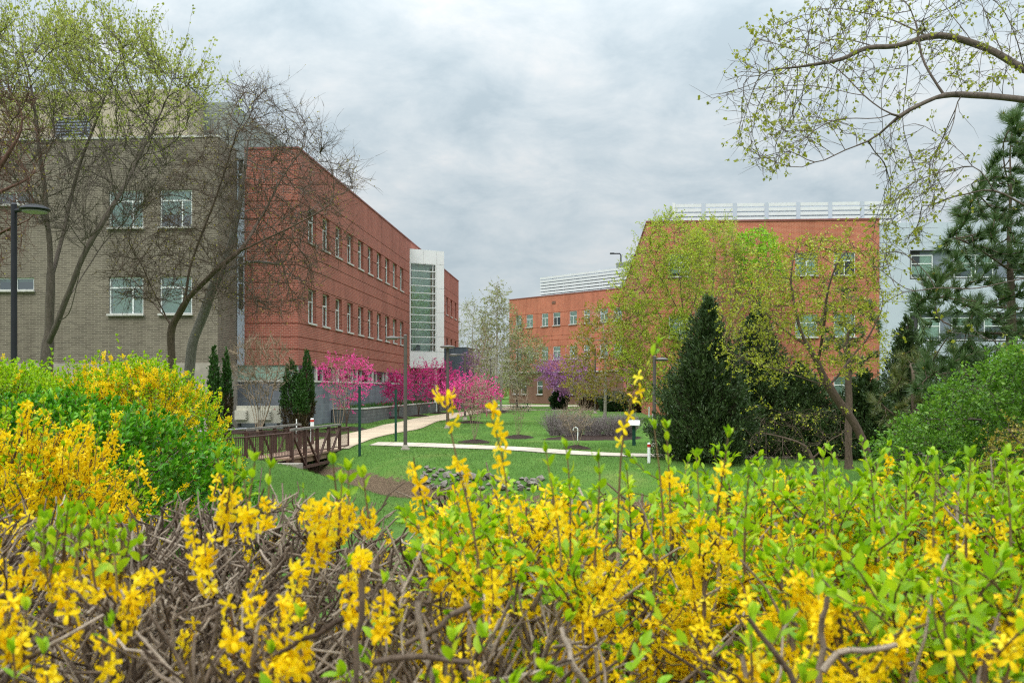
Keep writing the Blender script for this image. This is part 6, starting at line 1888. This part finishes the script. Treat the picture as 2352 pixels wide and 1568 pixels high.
def bush(name, label, cx, cy, rx, ry, ztop, n, seed, flower, leafmat, ls, fs, near=False, lfrom=.3, sq=(.62, .75), group='rounded forsythia bushes on the left', tall=()):
    """rounded bush: shoots all over an uneven dome"""
    g = gz(cx, cy); H = ztop - g
    f = Forsythia(name, label, (cx, cy, g), seed, cat='shrub', leaf=leafmat, group=group)
    r = f.r
    def surf(u, v):          # u azimuth, v in 0..1 from rim to crown
        rho = np.cos(v * np.pi / 2) ** sq[0]; hz = np.sin(v * np.pi / 2) ** sq[1]
        k = 1 + .07 * math.sin(u * 3 + v * 5 + seed) + .05 * math.sin(u * 7 - v * 9) + .04 * math.sin(u * 13 + v * 17)
        return np.array([cx + rx * rho * math.cos(u) * k, cy + ry * rho * math.sin(u) * k, g + H * hz * (.55 + .45 * k)])
    pts, Ds, Ls = [], [], []
    for k in range(n):
        u = r.uniform(0, 2 * np.pi); v = r.uniform(0.02, 1) ** 1.15
        q = surf(u, v)
        q0 = np.array([cx, cy, g + H * .25])
        dep = abs(r.normal()) * .16
        q = q - nrm(q - q0) * dep
        d = nrm(nrm(q - q0) * .8 + np.array([0, 0, .55]) + r.normal(size=3) * .35)
        L = r.uniform(.10, .28)
        S = q - d * L
        fp = patch(q[0] * .5, q[1] * .5, q[2] * .5, 1, seed)
        fr = flower + .25 * fp * (flower > .1)
        isf = r.random() < fr
        f.shoot(wander(S, q, 4, .006, r), .0025, leaf_from=(r.uniform(.6, 1.1) if isf else r.uniform(.0, lfrom)), pf=.75 if isf else .0, pl=.9, ls=ls, fs=fs, sp=.034)
    for k in range(int(40 * rx * ry) + 25):
        u = r.uniform(0, 2 * np.pi); v = r.uniform(.1, 1)
        E = surf(u, v); E = E + (np.array([cx, cy, g + H * .3]) - E) * .12
        B = np.array([cx + r.normal() * rx * .25, cy + r.normal() * ry * .25, g - .05])
        f.cane(wander(B, E, 8, .02, r), .009, .004)
    for t in tall: sprig(f, *t)
    f.build()


bush('forsythia_bush', 'forsythia bush covered in yellow flowers next to the clipped twigs', -2.4, 4.2, 1.0, .75, 2.0, 1600, 211, .86, 'bush_lime', .036, .019, tall=[([(505, 1075), (500, 1100), (490, 1140)], 3.2, .9, .8)])
bush('green_bush', 'dense rounded bush of glossy green leaves beside the footbridge', -3.7, 7.7, 1.85, 1.4, 1.97, 3800, 212, .04, 'bush_leaf', .064, .022, lfrom=.15, sq=(.85, .9))
bush('forsythia_bush', 'rear forsythia bush with yellow flowers among green shoots below the forked tree', -4.45, 11.6, 1.2, 1.2, 2.37, 2700, 213, .36, 'bush_lime', .052, .026,
     tall=[([(268, 772), (275, 800), (298, 860), (320, 920)], 10.6, .75, .5, .9, .006, .07, .06, .028), ([(118, 806), (120, 830), (122, 870)], 10.8, .2, .0, .9, .005, .05, .06, .028)])
bush('green_bush', 'light green leafy bush at the back beneath the black lamp post', -5.75, 10.9, 1.55, 1.3, 2.34, 2600, 214, .06, 'bush_lime', .056, .024)
bush('green_bush', 'green leafy bush low behind the yellow flowering bush', -4.1, 6.0, 1.4, 1.0, 1.82, 1700, 215, .12, 'bush_leaf', .052, .022)

# ------------------------------------------------------------------ ground cover
def grass():
    r = np.random.default_rng(301)
    parts = []
    for x0, x1, y0, y1, n, h, w_ in ((-13, 12, 20, 33, 60000, .075, .012), (-12, 16, 33, 44, 80000, .07, .014), (-13, 22, 44, 62, 60000, .07, .02)):
        x, y = r.uniform(x0, x1, n), r.uniform(y0, y1, n)
        ok = seg_dist(x, y, CREEK) > .9 + np.abs(r.normal(size=n)) * 1.1
        for P, hw in PATHS:
            if P[:, 1].min() < y1: ok &= seg_dist(x, y, P) > hw + .03
        ok &= ((x - pc[0] - .2) / 4.1) ** 2 + ((y - pc[1] + .4) / 2.3) ** 2 > 1
        x, y = x[ok], y[ok]
        S = np.stack([x, y, ground(x, y) - .01], 1)
        D = nrm(np.stack([r.normal(size=len(x)) * .45, r.normal(size=len(x)) * .45, np.ones(len(x))], 1))
        nd_ = needle3(S, D, h * r.uniform(.5, 1.4, len(x)), w_ / 2, r)
        pv = .22 * np.sin(x * 1.1 + 1.3 * np.sin(y * .7)) * np.sin(y * .9 + np.sin(x * .8)) + .12 * np.sin(x * 3.7) * np.sin(y * 3.1)
        parts.append((nd_[0], nd_[1], np.clip(nd_[2] + np.repeat(pv, 3), 0, 1)))
    V = np.concatenate([p[0] for p in parts]); var = np.concatenate([p[2] for p in parts])
    o = link('grass', np_mesh('grass', V, np.arange(len(V)).reshape(-1, 3), var=var), M['grass']); tag(o, kind='stuff')


grass()
r = np.random.default_rng(302)
n = 1600
t = r.uniform(7, 40, n); a = r.uniform(.3, 1.7, n)
S = np.stack([C[0] + V2[0] * a + U2[0] * t, C[1] + V2[1] * a + U2[1] * t, np.full(n, .7)], 1)
V, Ft, var = leaf4(S, nrm(np.stack([r.normal(size=n) * .4, r.normal(size=n) * .4, np.ones(n)], 1)), r.uniform(.3, .55, n), .09, r)
o = link('planter_plants', np_mesh('planter_plants', V, Ft, var=var), M['grassy']); tag(o, 'clumps of green strap leaves growing in the planter bed', kind='stuff')
# dark mulch below the evergreens and heat pumps
p = W(660, 990, 48); mulch_disc(p[0], p[1] + .3, 1.6, .12, 1.6, 'mulch_bed')
p = W(575, 990, 49); mulch_disc(p[0], p[1], 1.2, .1, 2.4, 'mulch_bed')

# far woods beyond the buildings
def woods():
    r = np.random.default_rng(303)
    n = 9000
    x = r.uniform(-40, 40, n); y = r.uniform(185, 215, n)
    top = 9 + 3 * np.sin(x * .35) + 2 * np.sin(x * .9 + 1)
    z = top * r.beta(1.4, 1.1, n)
    S = np.stack([x, y, z], 1)
    V, Ft, var = leaf4(S, nrm(r.normal(size=(n, 3)) + [0, 0, .8]), r.uniform(.6, 1.6, n), .22, r)
    o = link('woods', np_mesh('woods', V, Ft, var=var), M['leaf_fuzz']); tag(o, kind='stuff')
woods()

# ------------------------------------------------------------------ sky, sun, camera
SUN_EL, SUN_AZ = R(48), R(205)          # azimuth measured from +Y towards +X: behind the viewer and to the left
w = bpy.data.worlds.new('World'); SC.world = w; w.use_nodes = True
nt = w.node_tree; nd, lk = nt.nodes, nt.links
bg = nd['Background']
sky = nd.new('ShaderNodeTexSky'); sky.sky_type = 'NISHITA'; sky.sun_disc = False
sky.sun_elevation = SUN_EL; sky.sun_rotation = SUN_AZ
tc = nd.new('ShaderNodeTexCoord'); sp = nd.new('ShaderNodeSeparateXYZ'); lk.new(tc.outputs['Generated'], sp.inputs[0])
def math_(op, a, b=None, clamp=False):
    n = nd.new('ShaderNodeMath'); n.operation = op; n.use_clamp = clamp
    for i, v in enumerate((a, b)):
        if v is None: continue
        if isinstance(v, (int, float)): n.inputs[i].default_value = v
        else: lk.new(v, n.inputs[i])
    return n.outputs[0]
zc = math_('ADD', math_('MAXIMUM', sp.outputs['Z'], 0.0), 0.30)
cb = nd.new('ShaderNodeCombineXYZ'); lk.new(math_('DIVIDE', sp.outputs['X'], zc), cb.inputs[0]); lk.new(math_('DIVIDE', sp.outputs['Y'], zc), cb.inputs[1])
n1 = noise(nd, lk, cb.outputs[0], 5.0, 10, .62); n1.inputs['Distortion'].default_value = .25
n2 = noise(nd, lk, cb.outputs[0], 1.3, 3, .5)
mixf = math_('ADD', math_('MULTIPLY', n1.outputs['Fac'], .62), math_('MULTIPLY', n2.outputs['Fac'], .38))
# the texture flattens towards the horizon, where the cloud layer is seen edge-on
hor = math_('MULTIPLY', math_('MAXIMUM', sp.outputs['Z'], 0.0), 5.0, True)
cr = ramp(nd, lk, mixf, [(.37, (0.58, 0.69, 0.755)), (.45, (0.69, 0.79, 0.845)), (.54, (0.82, 0.895, 0.93)), (.63, (0.98, 1.0, 1.0))])
hz = nd.new('ShaderNodeMix'); hz.data_type = 'RGBA'; hz.inputs['A'].default_value = (0.66, 0.765, 0.83, 1)
lk.new(math_('ADD', math_('MULTIPLY', hor, .8), .2), hz.inputs['Factor']); lk.new(cr.outputs['Color'], hz.inputs['B'])
# an overcast dome is brighter overhead
gain = math_('ADD', math_('MULTIPLY', math_('POWER', math_('MAXIMUM', sp.outputs['Z'], 0.0), 2.5), 4.6), .70)
sc_ = nd.new('ShaderNodeVectorMath'); sc_.operation = 'SCALE'; lk.new(hz.outputs['Result'], sc_.inputs[0]); lk.new(math_('MULTIPLY', gain, 10.0), sc_.inputs['Scale'])
mx = nd.new('ShaderNodeMix'); mx.data_type = 'RGBA'; mx.inputs['Factor'].default_value = .93
lk.new(sky.outputs['Color'], mx.inputs['A']); lk.new(sc_.outputs['Vector'], mx.inputs['B'])
lk.new(mx.outputs['Result'], bg.inputs['Color'])
bg.inputs['Strength'].default_value = 0.1

sl = bpy.data.lights.new('sun', 'SUN'); sl.energy = 1.5; sl.angle = R(25); sl.color = (1.0, 0.96, 0.90)
so = bpy.data.objects.new('sun', sl); COL.objects.link(so)
from mathutils import Vector
dirv = Vector((math.sin(SUN_AZ) * math.cos(SUN_EL), math.cos(SUN_AZ) * math.cos(SUN_EL), math.sin(SUN_EL)))
so.rotation_euler = dirv.to_track_quat('Z', 'Y').to_euler()
so.location = dirv * 100

cam = bpy.data.cameras.new('camera'); co = bpy.data.objects.new('camera', cam); COL.objects.link(co)
cam.sensor_fit = 'HORIZONTAL'; cam.sensor_width = 36; cam.lens = 35.0
cam.shift_y = (HY - 784) / 2352
cam.clip_end = 6000; cam.clip_start = 0.05
co.location = (0, 0, ZC); co.rotation_euler = (R(90), 0, 0)
cam.dof.use_dof = True; cam.dof.focus_distance = 15.0; cam.dof.aperture_fstop = 7.0
SC.camera = co
SC.render.engine = 'CYCLES'
SC.view_settings.view_transform = 'Standard'; SC.view_settings.look = 'None'; SC.view_settings.exposure = 0.12
SC.cycles.max_bounces = 8; SC.cycles.transparent_max_bounces = 12; SC.cycles.diffuse_bounces = 3
SC.cycles.use_denoising = False
SC.cycles.filter_width = 1.2
